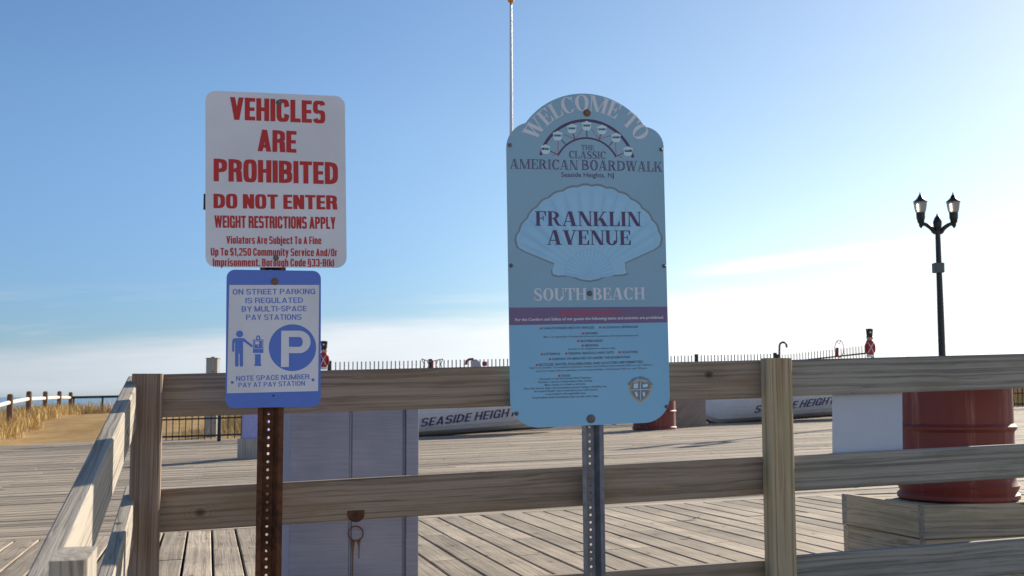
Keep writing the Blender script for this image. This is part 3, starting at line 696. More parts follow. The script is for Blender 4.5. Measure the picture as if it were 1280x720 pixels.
def pring(cx, cy, ro_x, ro_y, ri_x, ri_y):
    q = []
    for i in range(16):
        a, b = R(-90 + 180 * i / 16), R(-90 + 180 * (i + 1) / 16)
        q.append(B2.px([(cx + ro_x * math.cos(a), cy + ro_y * math.sin(a)), (cx + ro_x * math.cos(b), cy + ro_y * math.sin(b)), (cx + ri_x * math.cos(b), cy + ri_y * math.sin(b)), (cx + ri_x * math.cos(a), cy + ri_y * math.sin(a))]))
    return q
B2.sheet(pring(374, 427.4, 14.2, 14, 4.4, 6.2), zz2, wh)
B2.sheet([B2.px([(361.2, 413.4), (374, 413.4), (374, 421.2), (361.2, 421.2)]), B2.px([(361.2, 433.6), (374, 433.6), (374, 441.4), (361.2, 441.4)])], zz2, wh)
subpart(wh, 'parking_symbol', M['sign_white'], pk)
B2.bolt(343.4, 351.8, 3.0, M['bolt_brown'], None).parent = pk
bb = MB(); B2.disc(bb, 341.7, 494.6, 1.3, .0008, 10); subpart(bb, 'bolt_hole', M['dark_clip'], pk)
for ch_ in pk.children:
    ch_.matrix_parent_inverse = Matrix.Identity(4)

# ------------------------------------------------------------------ welcome sign
B3 = Board((635.3, 350), (833, 350), (735, 117), (738, 533), R(9), 4.2)
def print_mat(name, c1, c2, rough=.45, scale=1.2):
    m, h, b = principled(name, c1, rough, 0, .35)
    n_ = h.noise(h.n('ShaderNodeTexCoord').outputs['Object'], scale, 3, .5)
    n2_ = h.noise(h.n('ShaderNodeTexCoord').outputs['Object'], 60, 4, .6)
    h.t.links.new(h.mix(h.ss(h.m('ADD', h.m('MULTIPLY', n_, .85), h.m('MULTIPLY', n2_, .15)), .35, .65), c1, c2), b.inputs['Base Color']); return m
M['w_teal'] = print_mat('sign_teal', (.245, .44, .585), (.285, .485, .64))
M['w_blue'] = print_mat('sign_sea_blue', (.23, .50, .74), (.27, .56, .80))
M['w_band'] = MAT('sign_plum_band', (.19, .14, .28))
M['w_plum'] = MAT('sign_plum', (.10, .06, .15))
M['w_shell'] = print_mat('sign_shell_blue', (.31, .60, .86), (.35, .64, .88), .45, 6)
M['w_shell_pale'] = print_mat('sign_shell_pale', (.34, .635, .90), (.365, .66, .91), .45, 6)
M['w_shell_dark'] = print_mat('sign_shell_deep', (.28, .565, .84), (.31, .60, .86), .45, 6)
M['w_brown'] = MAT('sign_brown_outline', (.22, .27, .32))
M['w_pale'] = MAT('sign_pale_lettering', (.70, .71, .80))
M['w_white'] = MAT('sign_white_lettering', (.72, .76, .82))
M['w_ink'] = MAT('sign_dark_ink', (.08, .10, .17))
M['w_red'] = MAT('sign_red_ink', (.50, .08, .09))
M['w_gond'] = MAT('sign_gondola_blue', (.58, .80, .88))
M['w_gold'] = MAT('sign_gold', (.58, .38, .20))
pxm = hit(738, 540, B3.c, B3.n)
wel = thing('welcome_sign', (pxm.x, pxm.y, deckz(pxm.x) - .03), 'tall arched blue welcome sign with a scallop shell on a grey steel post', 'sign')
M['galv'] = flat('galvanised_post', (.19, .20, .23), .5, .35, .25, 25)
top = B3.w(*B3.loc(736, 135), -.037); bt = hit(741, 724, B3.c + B3.n * .037, B3.n); d = (bt - top).normalized(); bt = top + d * ((top.z - (deckz(top.x) - .25)) / -d.z)
channel_post('post', top, bt, B3.a, B3.front, .077, M['galv'], wel, 'grey galvanised perforated channel post')
# outline
la, lb = Vector(B3.loc(657, 153.5)), Vector(B3.loc(806, 158.5)); mid = Vector(B3.loc(732.5, 117))
def circ3(p, q, r):
    ax, ay, bx, by, cx, cy = *p, *q, *r; d = 2 * (ax * (by - cy) + bx * (cy - ay) + cx * (ay - by))
    ux = ((ax * ax + ay * ay) * (by - cy) + (bx * bx + by * by) * (cy - ay) + (cx * cx + cy * cy) * (ay - by)) / d
    uy = ((ax * ax + ay * ay) * (cx - bx) + (bx * bx + by * by) * (ax - cx) + (cx * cx + cy * cy) * (bx - ax)) / d
    return Vector((ux, uy)), math.hypot(ax - ux, ay - uy)
def arc3(p, q, r, n=24):
    c, rad = circ3(p, q, r); a0 = math.atan2(p[1] - c.y, p[0] - c.x); a1 = math.atan2(r[1] - c.y, r[0] - c.x); am = math.atan2(q[1] - c.y, q[0] - c.x)
    # sweep through the middle point
    def unwrap(a, ref):
        while a - ref > math.pi: a -= 2 * math.pi
        while a - ref < -math.pi: a += 2 * math.pi
        return a
    am = unwrap(am, a0); a1 = unwrap(a1, am)
    return [(c.x + rad * math.cos(a0 + (a1 - a0) * i / n), c.y + rad * math.sin(a0 + (a1 - a0) * i / n)) for i in range(n + 1)], c, rad
arch, ac, ar = arc3(la, mid, lb)
pl = B3.loc
shL = arc3(pl(632.8, 186), pl(639, 165.5), pl(657, 153.5), 8)[0]
shR = arc3(pl(806, 158.5), pl(822.5, 166.5), pl(829.3, 188), 8)[0]
coR = arc3(pl(837.2, 494), pl(829, 517.5), pl(806, 528.6), 8)[0]
coL = arc3(pl(673, 534.6), pl(648, 524.5), pl(637.6, 496), 8)[0]
upper = shL[:-1] + arch + shR[1:]
yb0 = pl(636.2, 384.5), pl(834.2, 383.2); yb1 = pl(636.5, 406.5), pl(834.8, 403)
face = B3.plate(upper + coR + coL).build('panel', M['w_blue'], wel)
up = MB(); B3.sheet([upper + [yb0[1], yb0[0]]], .0003, up); subpart(up, 'upper_print', M['w_teal'], face)
bd = MB(); B3.sheet([[yb0[0], yb0[1], yb1[1], yb1[0]]], .0003, bd); subpart(bd, 'band', M['w_band'], face)
# shell
def shell_outline(k=0):
    C = (735, 330); q = []
    tips = [(646, 303), (650, 289), (660, 273), (672, 259), (687, 247.5), (704, 239.5), (722, 234.5), (740, 233.5), (757, 236), (773, 241), (788, 249.5), (802, 261), (814, 275), (822, 289), (825, 303)]
    for (x0, y0), (x1, y1) in zip(tips[:-1], tips[1:]):
        for i in range(5):
            t = i / 5; x, y = x0 + (x1 - x0) * t, y0 + (y1 - y0) * t; bu = 2.2 * math.sin(math.pi * t)
            dx, dy = x - C[0], y - 300; l = math.hypot(dx, dy); q.append((x + dx / l * bu, y + dy / l * bu))
    q += [(825, 303), (824, 307), (817, 312), (781, 328), (782, 337), (784, 341), (779, 343), (757, 344), (748, 348.5), (737, 350.5), (726, 349), (713, 344), (697, 344.5), (691, 342.5), (690, 337), (693, 329), (656, 314), (648, 309)]
    return q
so_ = shell_outline()
def grow(q, k): cx, cy = 735, 295; return [(cx + (x - cx) * (1 + k / 90), cy + (y - cy) * (1 + k / 55)) for x, y in q]
g3 = MB(); B3.sheet([B3.px(grow(so_, 2.4))], .0006, g3); subpart(g3, 'shell_outline', M['w_brown'], face)
g4 = MB(); B3.sheet([B3.px(so_)], .0009, g4); subpart(g4, 'shell', M['w_shell'], face)
ribs, ribd = MB(), MB()
tp = [(646, 303), (650, 289), (660, 273), (672, 259), (687, 247.5), (704, 239.5), (722, 234.5), (740, 233.5), (757, 236), (773, 241), (788, 249.5), (802, 261), (814, 275), (822, 289), (825, 303)]
hub = (736, 345)
for i, ((x0, y0), (x1, y1)) in enumerate(zip(tp[:-1], tp[1:])):
    def at(fx, r): x, y = x0 + (x1 - x0) * fx, y0 + (y1 - y0) * fx; return (hub[0] + (x - hub[0]) * r, hub[1] + (y - hub[1]) * r)
    B3.sheet([B3.px([at(.38, .32), at(.62, .32), at(.75, .93), at(.25, .93)])], .0011, ribs)
    B3.sheet([B3.px([at(-.05, .33), at(.06, .33), at(.10, .97), at(-.06, .97)])], .0011, ribd)
# the small fan at the shell's hinge
fan = [(hub[0] + 31 * math.cos(R(a)), 344 - 33 * math.sin(R(a))) for a in range(4, 178, 6)]
B3.sheet([B3.px(fan + [(707, 345), (737, 349), (766, 345)])], .0013, ribd)
for k in range(17):
    a = R(10 + k * 10); w_ = R(2.2)
    B3.sheet([B3.px([(hub[0] + 5 * math.cos(a), 345 - 5 * math.sin(a)), (hub[0] + 29 * math.cos(a - w_), 344 - 31 * math.sin(a - w_)), (hub[0] + 29 * math.cos(a + w_), 344 - 31 * math.sin(a + w_))])], .0015, ribs)
subpart(ribs, 'shell_highlight', M['w_shell_pale'], face); subpart(ribd, 'shell_groove', M['w_shell_dark'], face)
# lettering
def arc_line(m, polys_w, c, rad, a0, a1, cap, z=.0006):
    """text on a circle, a0..a1 clockwise degrees from the top"""
    polys, wd = polys_w; q = []
    for p in polys:
        r_ = []
        for x, y in p:
            a = R(90 - (a0 + (a1 - a0) * x / wd)); rr = rad + y * cap; r_.append((c[0] + rr * math.cos(a), c[1] + rr * math.sin(a)))
        q.append(r_)
    B3.sheet(q, z, m, 2e-6)
SF = lambda t, **k: layout(t, serif, **k)
lt_ = MB()
wc, wr = circ3(pl(672, 172), pl(735, 138.5), pl(795, 174))[0:2]
cap_w = (Vector(pl(735, 118)) - Vector(pl(735, 138))).length
def angle_of(x, y): v_ = Vector(pl(x, y)) - wc; return math.degrees(math.atan2(v_.x, v_.y))
arc_line(lt_, SF('WELCOME TO'), wc, wr, angle_of(667, 173.5), angle_of(798, 176.5), cap_w * .98)
subpart(lt_, 'lettering', M['w_pale'], face); lt_ = MB()
B3.line(lt_, SF('SOUTH BEACH'), 667.5, 375.8, 806.5, 374.2, 15.2)
subpart(lt_, 'lettering', M['w_pale'], face)
pm = MB()
B3.line(pm, SF('FRANKLIN'), 669, 282.3, 801.5, 283, 18.3, .0018)
B3.line(pm, SF('AVENUE'), 684, 306, 789, 306.3, 18.3, .0018)
B3.line(pm, SF('THE', inline=True), 726.5, 187.3, 742.5, 187.8, 6.2)
B3.line(pm, SF('CLASSIC', inline=True), 711, 197.8, 757.5, 198.8, 9.2)
B3.line(pm, SF('AMERICAN', inline=True), 637.5, 210.7, 722.5, 212.4, 12.2)
B3.line(pm, SF('BOARDWALK', inline=True), 727, 212.5, 828.5, 214.8, 12.6)
B3.line(pm, system_text('Seaside Heights, NJ', .012), 701.5, 221, 767.5, 221.9, 5.6)
# ferris wheel
def band(p, q, r, t, m, z=.0006):
    pts, c, rad = arc3(Vector(pl(*p)), Vector(pl(*q)), Vector(pl(*r)), 40); th = (Vector(pl(735, 150)) - Vector(pl(735, 150 + t))).length
    qs = []
    for a, b in zip(pts[:-1], pts[1:]):
        va, vb = Vector(a) - c, Vector(b) - c
        qs.append([a, b, tuple(c + vb * (1 - th / rad)), tuple(c + va * (1 - th / rad))])
    B3.sheet(qs, z, m)
band((674, 193.5), (733, 148.8), (793, 196.5), 3.6, pm)
band((696.5, 194), (733, 171.5), (771, 196), 2.2, pm)
def seg(x0, y0, x1, y1, t, m, z):
    dx, dy = x1 - x0, y1 - y0; l = math.hypot(dx, dy); nx, ny = -dy / l * t / 2, dx / l * t / 2
    B3.sheet([B3.px([(x0 + nx, y0 + ny), (x1 + nx, y1 + ny), (x1 - nx, y1 - ny), (x0 - nx, y0 - ny)])], z, m)
gnd = [(682, 186.5), (697, 169.8), (714.8, 160.8), (733.3, 157.3), (752.5, 162), (770, 172), (785, 189)]
hubp = [(697, 193), (707, 180.5), (718.6, 174.5), (733.5, 172), (749, 174.5), (761.5, 182), (771, 195)]
for (gx, gy), (hx, hy) in zip(gnd, hubp): seg(gx, gy, hx, hy, 1.1, pm, .0007)
subpart(pm, 'lettering', M['w_plum'], face)
rd = MB()
for p_, q_ in (((719.5, 174), (705, 168)), ((719.5, 174), (728, 161)), ((748.5, 174), (739, 161)), ((748.5, 174), (765, 169)), ((697.5, 193), (697.5, 176)), ((770, 195), (769.5, 178)), ((697, 192.5), (690, 194.5)), ((771, 194), (778, 197))):
    seg(*p_, *q_, .7, rd, .0007)
subpart(rd, 'ferris_wheel_print', M['w_red'], face); rd = MB()
B3.line(rd, system_text('Boardwalk Regulations', .02), 699.5, 393.6, 776.5, 392.6, 5.0)
subpart(rd, 'lettering', M['w_red'], face); rd = MB()
gd = MB(); gi = MB()
for gx, gy in gnd:
    B3.sheet([B3.px([(gx - 6.2, gy - 3.4), (gx - 2, gy - 5.2), (gx, gy - 6.2), (gx + 2, gy - 5.2), (gx + 6.2, gy - 3.4), (gx + 6, gy - 1.9), (gx - 6, gy - 1.9)]),
              B3.px([(gx - 5.5, gy + 1.0), (gx + 5.5, gy + 1.0), (gx + 5, gy + 4), (gx + 3, gy + 5.8), (gx - 3, gy + 5.8), (gx - 5, gy + 4)])], .0009, gd)
    seg(gx - 5, gy - 2, gx - 5, gy + 1, .6, gd, .0009); seg(gx + 5, gy - 2, gx + 5, gy + 1, .6, gd, .0009)
    for dx in (-2.6, .2, 2.6): B3.sheet([B3.px([(gx + dx - 1, gy - 1.2), (gx + dx + .8, gy - .9), (gx + dx + .8, gy + .9), (gx + dx - 1, gy + .9)])], .0009, gi)
subpart(gd, 'gondola_print', M['w_gond'], face)
wt = MB()
B3.line(wt, system_text('For the Comfort and Safety of our guests the following items and activities are prohibited:', .016), 643.8, 401.3, 829.5, 398.3, 3.4)
subpart(wt, 'lettering', M['w_white'], face)
ink = MB()
def il(t, x0, y0, x1, y1, cap, bold=.02): B3.line(ink, system_text(t, bold), x0, y0, x1, y1, cap)
il('UNAUTHORIZED MOTOR VEHICLES', 679.3, 411.6, 742.5, 410.6, 2.6); il('ALCOHOLIC BEVERAGES', 752.8, 410.6, 797.6, 409.6, 2.6)
il('DRONES', 731.3, 418, 747, 417.6, 2.6); il('(May 1 to September 30 unless the drone pilot possesses a Borough-issued permit)', 679, 422.2, 797.6, 420, 2.0, .01)
il('SKATEBOARDS', 725.5, 427.6, 753.2, 427, 2.7); il('SMOKING', 731, 433.2, 748, 432.7, 2.6); il('(except in the designated smoking areas)', 710, 437.2, 769, 435.8, 2.0, .01)
il('LITTERING', 680.3, 444, 700, 443.5, 2.7); il('FEEDING SEAGULLS AND CATS', 710.6, 443.2, 767, 441.8, 2.7); il('SOLICITING', 777.4, 441.6, 797.6, 441, 2.7)
il('SLEEPING ON BENCHES OR UNDER THE BOARDWALK', 690.2, 450.2, 788.2, 447.4, 2.7)
il('BICYCLES, SKATES, ROLLERBLADES, AND SCOOTERS ARE PERMITTED:', 673.8, 457.4, 804.2, 453.5, 2.8)
il('April 1 to October 1 on weekends (Saturdays, Sundays and Holidays) only between 5:00 a.m. and 12:00 p.m.', 661.8, 461, 815.8, 456.8, 2.1, .01)
il('June 15 to Labor Day on weekdays, not including Holidays, only between 5:00 a.m. and 1:00 p.m.', 670, 465, 808.8, 461, 2.1, .01)
il('DOGS', 702, 471, 712.6, 470.6, 2.6)
for t_, x0, x1, y in (('Permitted on the Boardwalk ONLY between', 674.5, 739, 474.9), ('October 1 and the Sunday before Palm Sunday.', 672.5, 741, 478.8), ('Must remain on a leash at all times.', 681, 732.5, 482.3), ('Bona fide service dogs may accompany persons having a disability, but', 655, 758.5, 486.9), ('the owner/handler may be queried by law enforcement', 667.5, 747.5, 490.3), ('in accordance with applicable laws.', 682, 732.5, 493.8), ('Dog handlers shall immediately clean up after their dogs.', 665.5, 748, 498.3)):
    il(t_, x0, y, x1, y - (x1 - x0) * .03, 2.2, .012)
cc = Vector(pl(800.3, 489)); crr = (Vector(pl(800.3, 489)) - Vector(pl(800.3, 473.6))).length
arc_line(ink, system_text('SEASIDE HEIGHTS, NJ', .02), cc, crr, -62, 62, crr * .2)
subpart(ink, 'lettering', M['w_ink'], face)
for x, y in ((676.2, 410.5), (750, 409.4), (728.5, 416.9), (722.8, 426.2), (728.2, 432), (677.5, 442.8), (707.8, 442), (774.5, 440.4), (687.5, 449), (671, 456.3), (699, 469.8)): B3.disc(rd, x, y, 1.45, .0007, 10)
subpart(rd, 'lettering_bullets', M['w_red'], face); subpart(gi, 'gondola_print', M['w_plum'], face)
# town crest
cr = [(800.3, 474.2), (806, 477), (813, 476.2), (815, 485), (812, 493), (806.5, 499.5), (800.8, 503), (795, 500), (789, 494), (786, 486), (788, 477.4), (795, 477.4)]
gg = MB(); B3.sheet([B3.px(cr)], .0006, gg); subpart(gg, 'crest_border', M['w_gold'], face)
inn = [(800.5 + (x - 800.5) * .86, 488 + (y - 488) * .86) for x, y in cr]
gk = MB(); B3.sheet([B3.px(inn)], .0008, gk); M['w_slate'] = MAT('sign_slate', (.20, .25, .33)); subpart(gk, 'crest_field', M['w_slate'], face)
gp = MB()
seg(800.5, 477, 800.6, 500, .7, gp, .001); seg(788, 487.6, 813.5, 486.6, .7, gp, .001)
for poly in ([(792, 480), (797.5, 479), (797.5, 485), (792, 485.5)], [(803, 481), (809, 479.5), (810, 483), (804, 484.5)], [(793.5, 490), (796, 489.5), (797.5, 495), (795, 496)], [(803, 491), (805.5, 489.5), (806.5, 494.5), (804.5, 496)]):
    B3.sheet([B3.px(poly)], .001, gp)
subpart(gp, 'crest_charges', M['w_gond'], face)
for x, y, r_, k_ in ((733.6, 141.3, 3.4, 'bolt_brown'), (737, 366.8, 2.5, 'bolt'), (738.6, 523.5, 3.9, 'bolt'), (637.2, 181.5, 1.9, 'bolt'), (826.3, 187, 1.7, 'bolt'), (638.8, 332, 1.8, 'bolt'), (830, 332.5, 1.8, 'bolt'), (645.5, 517, 1.9, 'bolt'), (833, 508.3, 1.7, 'bolt')):
    B3.bolt(x, y, r_, M[k_], None).parent = face

# parts were built in world space under an offset Empty: give sub-parts the same frame
def settle():
    bpy.context.view_layer.update()
    for o in bpy.data.objects:
        p = o.parent
        if p and p.parent:
            o.matrix_parent_inverse = p.matrix_world.inverted()
# ------------------------------------------------------------------ grey box behind the fence
mgp, hgp, bgp = principled('lavender_grey_paint', (.27, .28, .36), .6, 0, .3)
gco = hgp.n('ShaderNodeAttribute', attribute_name='gc').outputs['Vector']; sgp = hgp.n('ShaderNodeSeparateXYZ', ins={0: gco})
nb = hgp.noise(hgp.xyz(hgp.m('MULTIPLY', sgp.outputs[0], 240), hgp.m('MULTIPLY', sgp.outputs[1], 5), hgp.m('MULTIPLY', sgp.outputs[2], 5)), 1, 4, .6)
nb2 = hgp.noise(gco, 7, 5, .6)
hgp.t.links.new(hgp.mix(hgp.ss(hgp.m('ADD', hgp.m('MULTIPLY', nb, .6), hgp.m('MULTIPLY', nb2, .4)), .3, .7), (.22, .245, .345), (.30, .325, .43)), bgp.inputs['Base Color'])
hgp.t.links.new(hgp.n('ShaderNodeBump', ins={'Strength': .35, 'Distance': .0015, 'Height': nb}).outputs[0], bgp.inputs['Normal'])
M['grey_paint'] = mgp
pb = A0 + V * .62                                 # front plane of the box
gl, gr_ = hit(363, 560, pb, V), hit(523, 560, pb, V); ztop = hit(440, 497, pb, V).z
bx = thing('storage_box', ((gl.x + gr_.x) / 2, (gl.y + gr_.y) / 2, deckz(gl.x)), 'lavender grey panelled wooden box standing right behind the fence', 'box')
zb_ = deckz(gl.x) - .02; zm = (ztop + zb_) / 2; hh = ztop - zb_
def fx(x): return hit(x, 560, pb, V)
def pan_(x0, x1, v0, v1, nm):
    a, b = fx(x0), fx(x1); c = (a + b) / 2; c.z = 0; wd = (b - a).length
    m = MB(); q = c + V * (v0 + v1) / 2
    m.board((q.x, q.y, zb_), (q.x, q.y, ztop), U * wd, V * (v1 - v0), .002); return m.build(nm, M['grey_paint'], bx)
pan_(363, 436.6, .004, .03, 'front_panel'); pan_(440.4, 503.8, .004, .03, 'front_panel'); pan_(436.7, 440.3, .010, .03, 'batten'); pan_(507.6, 523, -.006, .03, 'corner_trim'); pan_(503.9, 507.5, .012, .03, 'batten')
wdx = (gr_ - gl).length
for sgn, e in ((1, gl), (-1, gr_)):
    m = MB(); c = e + V * .32 + U * sgn * .011; m.board((c.x, c.y, zb_), (c.x, c.y, ztop), V * .57, U * .02, .002); m.build('side_panel', M['grey_paint'], bx)
m = MB(); c = (gl + gr_) / 2 + V * .60; m.board((c.x, c.y, zb_), (c.x, c.y, ztop), U * (wdx - .05), V * .02, .002); m.build('back_panel', M['grey_paint'], bx)
m = MB(); c = (gl + gr_) / 2 + V * .305; m.board((c.x, c.y, ztop + .002), (c.x, c.y, ztop + .018), U * (wdx + .01), V * .62, .003); m.build('lid', M['grey_paint'], bx)
# rusty ring pull with its drips
rp = pb - V * .003
ringpts = [hit(444.8 + 9.2 * math.cos(R(a)), 666.8 + 9.2 * math.sin(R(a)), rp, V) for a in range(0, 361, 20)]
MB().tube(ringpts, .0022, 6, False).build('ring_pull', M['rust'], bx, True)
M['rust_stain'] = flat('rust_stain', (.17, .09, .06), .9, 0, .3)
ds = MB()
for pts in ([(438.5, 675), (443.5, 677), (442, 690), (441.3, 720), (441, 745), (440, 745), (440.2, 700), (439.5, 684)], [(446, 677), (450.8, 674), (449.6, 684), (449.2, 698), (448, 698), (448.2, 685)]):
    ds.prism([hit(x, y, pb + V * .0028, V) for x, y in pts], V * .001)
ds.build('rust_drip', M['rust_stain'], bx)

# ------------------------------------------------------------------ blank white sheet on the fence
M['blank'] = flat('blank_white_sheet', (.47, .53, .64), .5, 0, .04, 6)
pw_ = A0 + V * .041
q = [hit(x, y, pw_, V) for x, y in ((1040.5, 470), (1127.5, 466), (1128.5, 580), (1041, 580))]
m = MB(); m.prism(q, V * .003); o = m.build('blank_panel', M['blank'])
tag(o, 'blank pale panel fixed behind the two upper rails beside the red drum', 'panel')

# ------------------------------------------------------------------ red drum in a timber frame
md, hd, bd_ = principled('red_drum_paint', (.27, .035, .03), .42, 0, .5)
cod = hd.n('ShaderNodeTexCoord').outputs['Object']; sd_ = hd.n('ShaderNodeSeparateXYZ', ins={0: cod})
st_ = hd.noise(hd.xyz(hd.m('MULTIPLY', sd_.outputs[0], 14), hd.m('MULTIPLY', sd_.outputs[1], 14), hd.m('MULTIPLY', sd_.outputs[2], 1.2)), 1, 5, .65)
sp_ = hd.noise(cod, 60, 6, .75)
cdm = hd.mix(hd.ss(st_, .5, .72), (.16, .026, .021), (.32, .135, .115))
cdm = hd.mix(hd.m('MULTIPLY', hd.ss(sp_, .6, .72), .6), cdm, (.08, .02, .016))
hd.t.links.new(cdm, bd_.inputs['Base Color']); hd.t.links.new(hd.m('ADD', .42, hd.m('MULTIPLY', st_, .4)), bd_.inputs['Roughness'])
M['drum'] = md
dc = P(1195.5, 560, 5.34); dz = .342
rad = 68.5 / F * 5.34
drum = thing('steel_drum', (dc.x, dc.y, dz), 'faded red steel drum standing on a low square timber platform', 'drum')
prof = [(rad * .97, .0), (rad * 1.03, .006), (rad * 1.03, .022), (rad * .985, .04), (rad * .985, .285), (rad * 1.0, .295), (rad * 1.035, .305), (rad * 1.035, .315), (rad * 1.0, .325), (rad * .985, .335), (rad * .985, .565), (rad * 1.0, .575), (rad * 1.035, .585), (rad * 1.035, .595), (rad * 1.0, .605), (rad * .985, .615), (rad * .985, .80), (rad * 1.03, .81), (rad * 1.03, .83), (rad * .97, .835), (rad * .95, .81), (0, .81)]
zr = (hit(1195, 536, Vector((dc.x, dc.y - rad, 0)), Vector((0, 1, 0))).z - dz)        # height of the visible rib
prof = [(rad * 1.02, .0), (rad * 1.05, .006), (rad * 1.05, .022), (rad * 1.0, .034), (rad * 1.03, .05), (rad * 1.05, .062), (rad * 1.01, .075), (rad * .985, .09), (rad * .985, zr - .018), (rad * 1.005, zr - .012), (rad * 1.035, zr - .005), (rad * 1.035, zr + .005), (rad * 1.005, zr + .012), (rad * .985, zr + .018), (rad * .985, .53)]
m = MB(); m.lathe((dc.x, dc.y, dz), prof, 56); m.build('barrel', M['drum'], drum, True)
m = MB(); m.lathe((dc.x, dc.y, dz + .525), [(rad * 1.02, 0), (rad * 1.02, .02), (rad * .96, .022), (rad * .95, .008), (0.001, .008)], 56); m.build('lid', M['drum'], drum, True)
# frame
z1 = -.0
ZT = .34
cr_ = hit(1155, 632, Vector((0, 0, ZT)), Zv); bl = hit(1052, 617, Vector((0, 0, ZT)), Zv)
fr = hit(1290, 624.5, Vector((0, 0, ZT)), Zv)
axL = (bl - cr_); LL = axL.length; axL.normalize(); axR = (fr - cr_).normalized(); axR = (axR - axL * axR.dot(axL)); axR.normalize()
frm = thing('timber_platform', (cr_.x, cr_.y, deckz(cr_.x)), 'low square platform of stacked mossy timbers under the faded red drum', 'platform')
WR = .80; bh = .138; tk = .04
gz = deckz(1.9)
hts = [(ZT - bh / 2, .0), (ZT - bh * 1.5 - .003, .012)]
for k, (zc, ins) in enumerate(hts):
    o_ = Vector((cr_.x, cr_.y, zc)) + (axL + axR) * ins
    LLk, WRk = LL - 2 * ins * 0, WR - 2 * ins
    for a, b, t_ in ((o_ + axL * 0, o_ + axL * LLk, axR), (o_ + axR * WRk + axL * 0, o_ + axR * WRk + axL * LLk, -axR)):
        s_ = t_ * tk / 2 + axL * 0
        m = MB(); m.board(a + s_ + axL * (tk + .001), b + s_ - axL * (tk + .001), Zv * bh, axR * tk, .004); m.build('timber', M['box_wood'], frm)
    for a, b, t_ in ((o_, o_ + axR * WRk, axL), (o_ + axL * LLk, o_ + axL * LLk + axR * WRk, -axL)):
        s_ = t_ * tk / 2
        m = MB(); m.board(a + s_, b + s_, Zv * bh, axL * tk, .004); m.build('timber', M['rail_grey'] if k == 0 else M['box_wood'], frm)

o_ = Vector((cr_.x, cr_.y, ZT - .022)) + axL * (tk + .004) + axR * (tk + .004)
nb_ = 5; wl = (LL - 2 * tk - .008) / nb_
for k in range(nb_):
    a = o_ + axL * wl * (k + .5); m = MB(); m.board(a, a + axR * (WR - 2 * tk - .008), axL * (wl - .006), Zv * .035, .003); m.build('top_board', M['box_wood'], frm)

# ------------------------------------------------------------------ lamp post
LD = 27.0
lb_ = P(1179.6, 500, LD); lz = deckz(lb_.x)
lamp = thing('street_lamp', (lb_.x, lb_.y, lz), 'black twin headed street lamp rising behind the red drum', 'street lamp')
def LP(x, y): return P(x, y, LD)
ptop = LP(1174.5, 283)
px_ = LP(1179.6, 500); ax_ = Vector((lb_.x, lb_.y, 0))
m = MB(); m.lathe((lb_.x, lb_.y, lz), [(.2, 0), (.2, .06), (.16, .1), (.15, .5), (.09, .62), (.08, .75), (.075, 2.2), (.055, ptop.z - lz)], 20); m.build('pole', M['lamp_black'], lamp, True)
m = MB(); m.lathe((lb_.x, lb_.y, ptop.z - .02), [(.055, -.1), (.085, 0), (.1, .12), (.06, .22), (.03, .26), (.0, .33)], 16); m.build('finial', M['lamp_black'], lamp, True)
mgl, hgl, bgl = principled('frosted_lamp_glass', (.42, .41, .38), .35, 0, .5)
try: bgl.inputs['Transmission Weight'].default_value = .35
except Exception: pass
M['lamp_glass'] = mgl
sc = LD / F
for sx in (-1, 1):
    hx = lb_.x + sx * 20.8 * sc
    zc = LP(1174, 279).z
    arm = []
    for t in range(0, 13):
        k = t / 12; x = lb_.x + sx * (20.8 * sc) * k
        z = zc - 10 * sc + 9.0 * sc * (.5 - .5 * math.cos(math.pi * min(1, k * 1.15)))
        z -= 2.5 * sc * math.sin(math.pi * min(1, k / .35)) if k < .35 else 0
        arm.append((x, lb_.y, z))
    m = MB(); m.tube(arm, [.055 - .015 * i / 12 for i in range(13)], 10); m.build('arm', M['lamp_black'], lamp, True)
    hb = zc - .6 * sc
    m = MB(); m.lathe((hx, lb_.y, hb - 3 * sc), [(.012, -.05), (.03, -.02), (.045, .0), (.05, 3 * sc), (.075, 5 * sc), (.085, 9 * sc), (.095, 9.4 * sc), (.098, 16 * sc), (.10, 17 * sc)], 16); fit = m.build('fitter', M['lamp_black'], lamp, True)
    m = MB(); m.lathe((hx, lb_.y, hb + 14.2 * sc), [(.10, 0), (.115, 1.5 * sc), (.13, 5 * sc), (.15, 13 * sc)], 20); gl_ = m.build('lamp_shade', M['lamp_glass'], lamp, True)
    m = MB(); m.lathe((hx, lb_.y, hb + 27.2 * sc), [(.155, 0), (.158, .02), (.11, 3 * sc), (.06, 6 * sc), (.045, 8 * sc), (.02, 10 * sc), (.0, 14 * sc)], 20); m.build('roof', M['lamp_black'], lamp, True)
M['lamp_box'] = flat('grey_lamp_box', (.10, .11, .125), .5)
bxp = LP(1170.8, 335.5); m = MB(); m.box((bxp.x, lb_.y - .1, bxp.z), 12 * sc, .26, 12 * sc, ch=.03); m.build('speaker_box', M['lamp_box'], lamp)

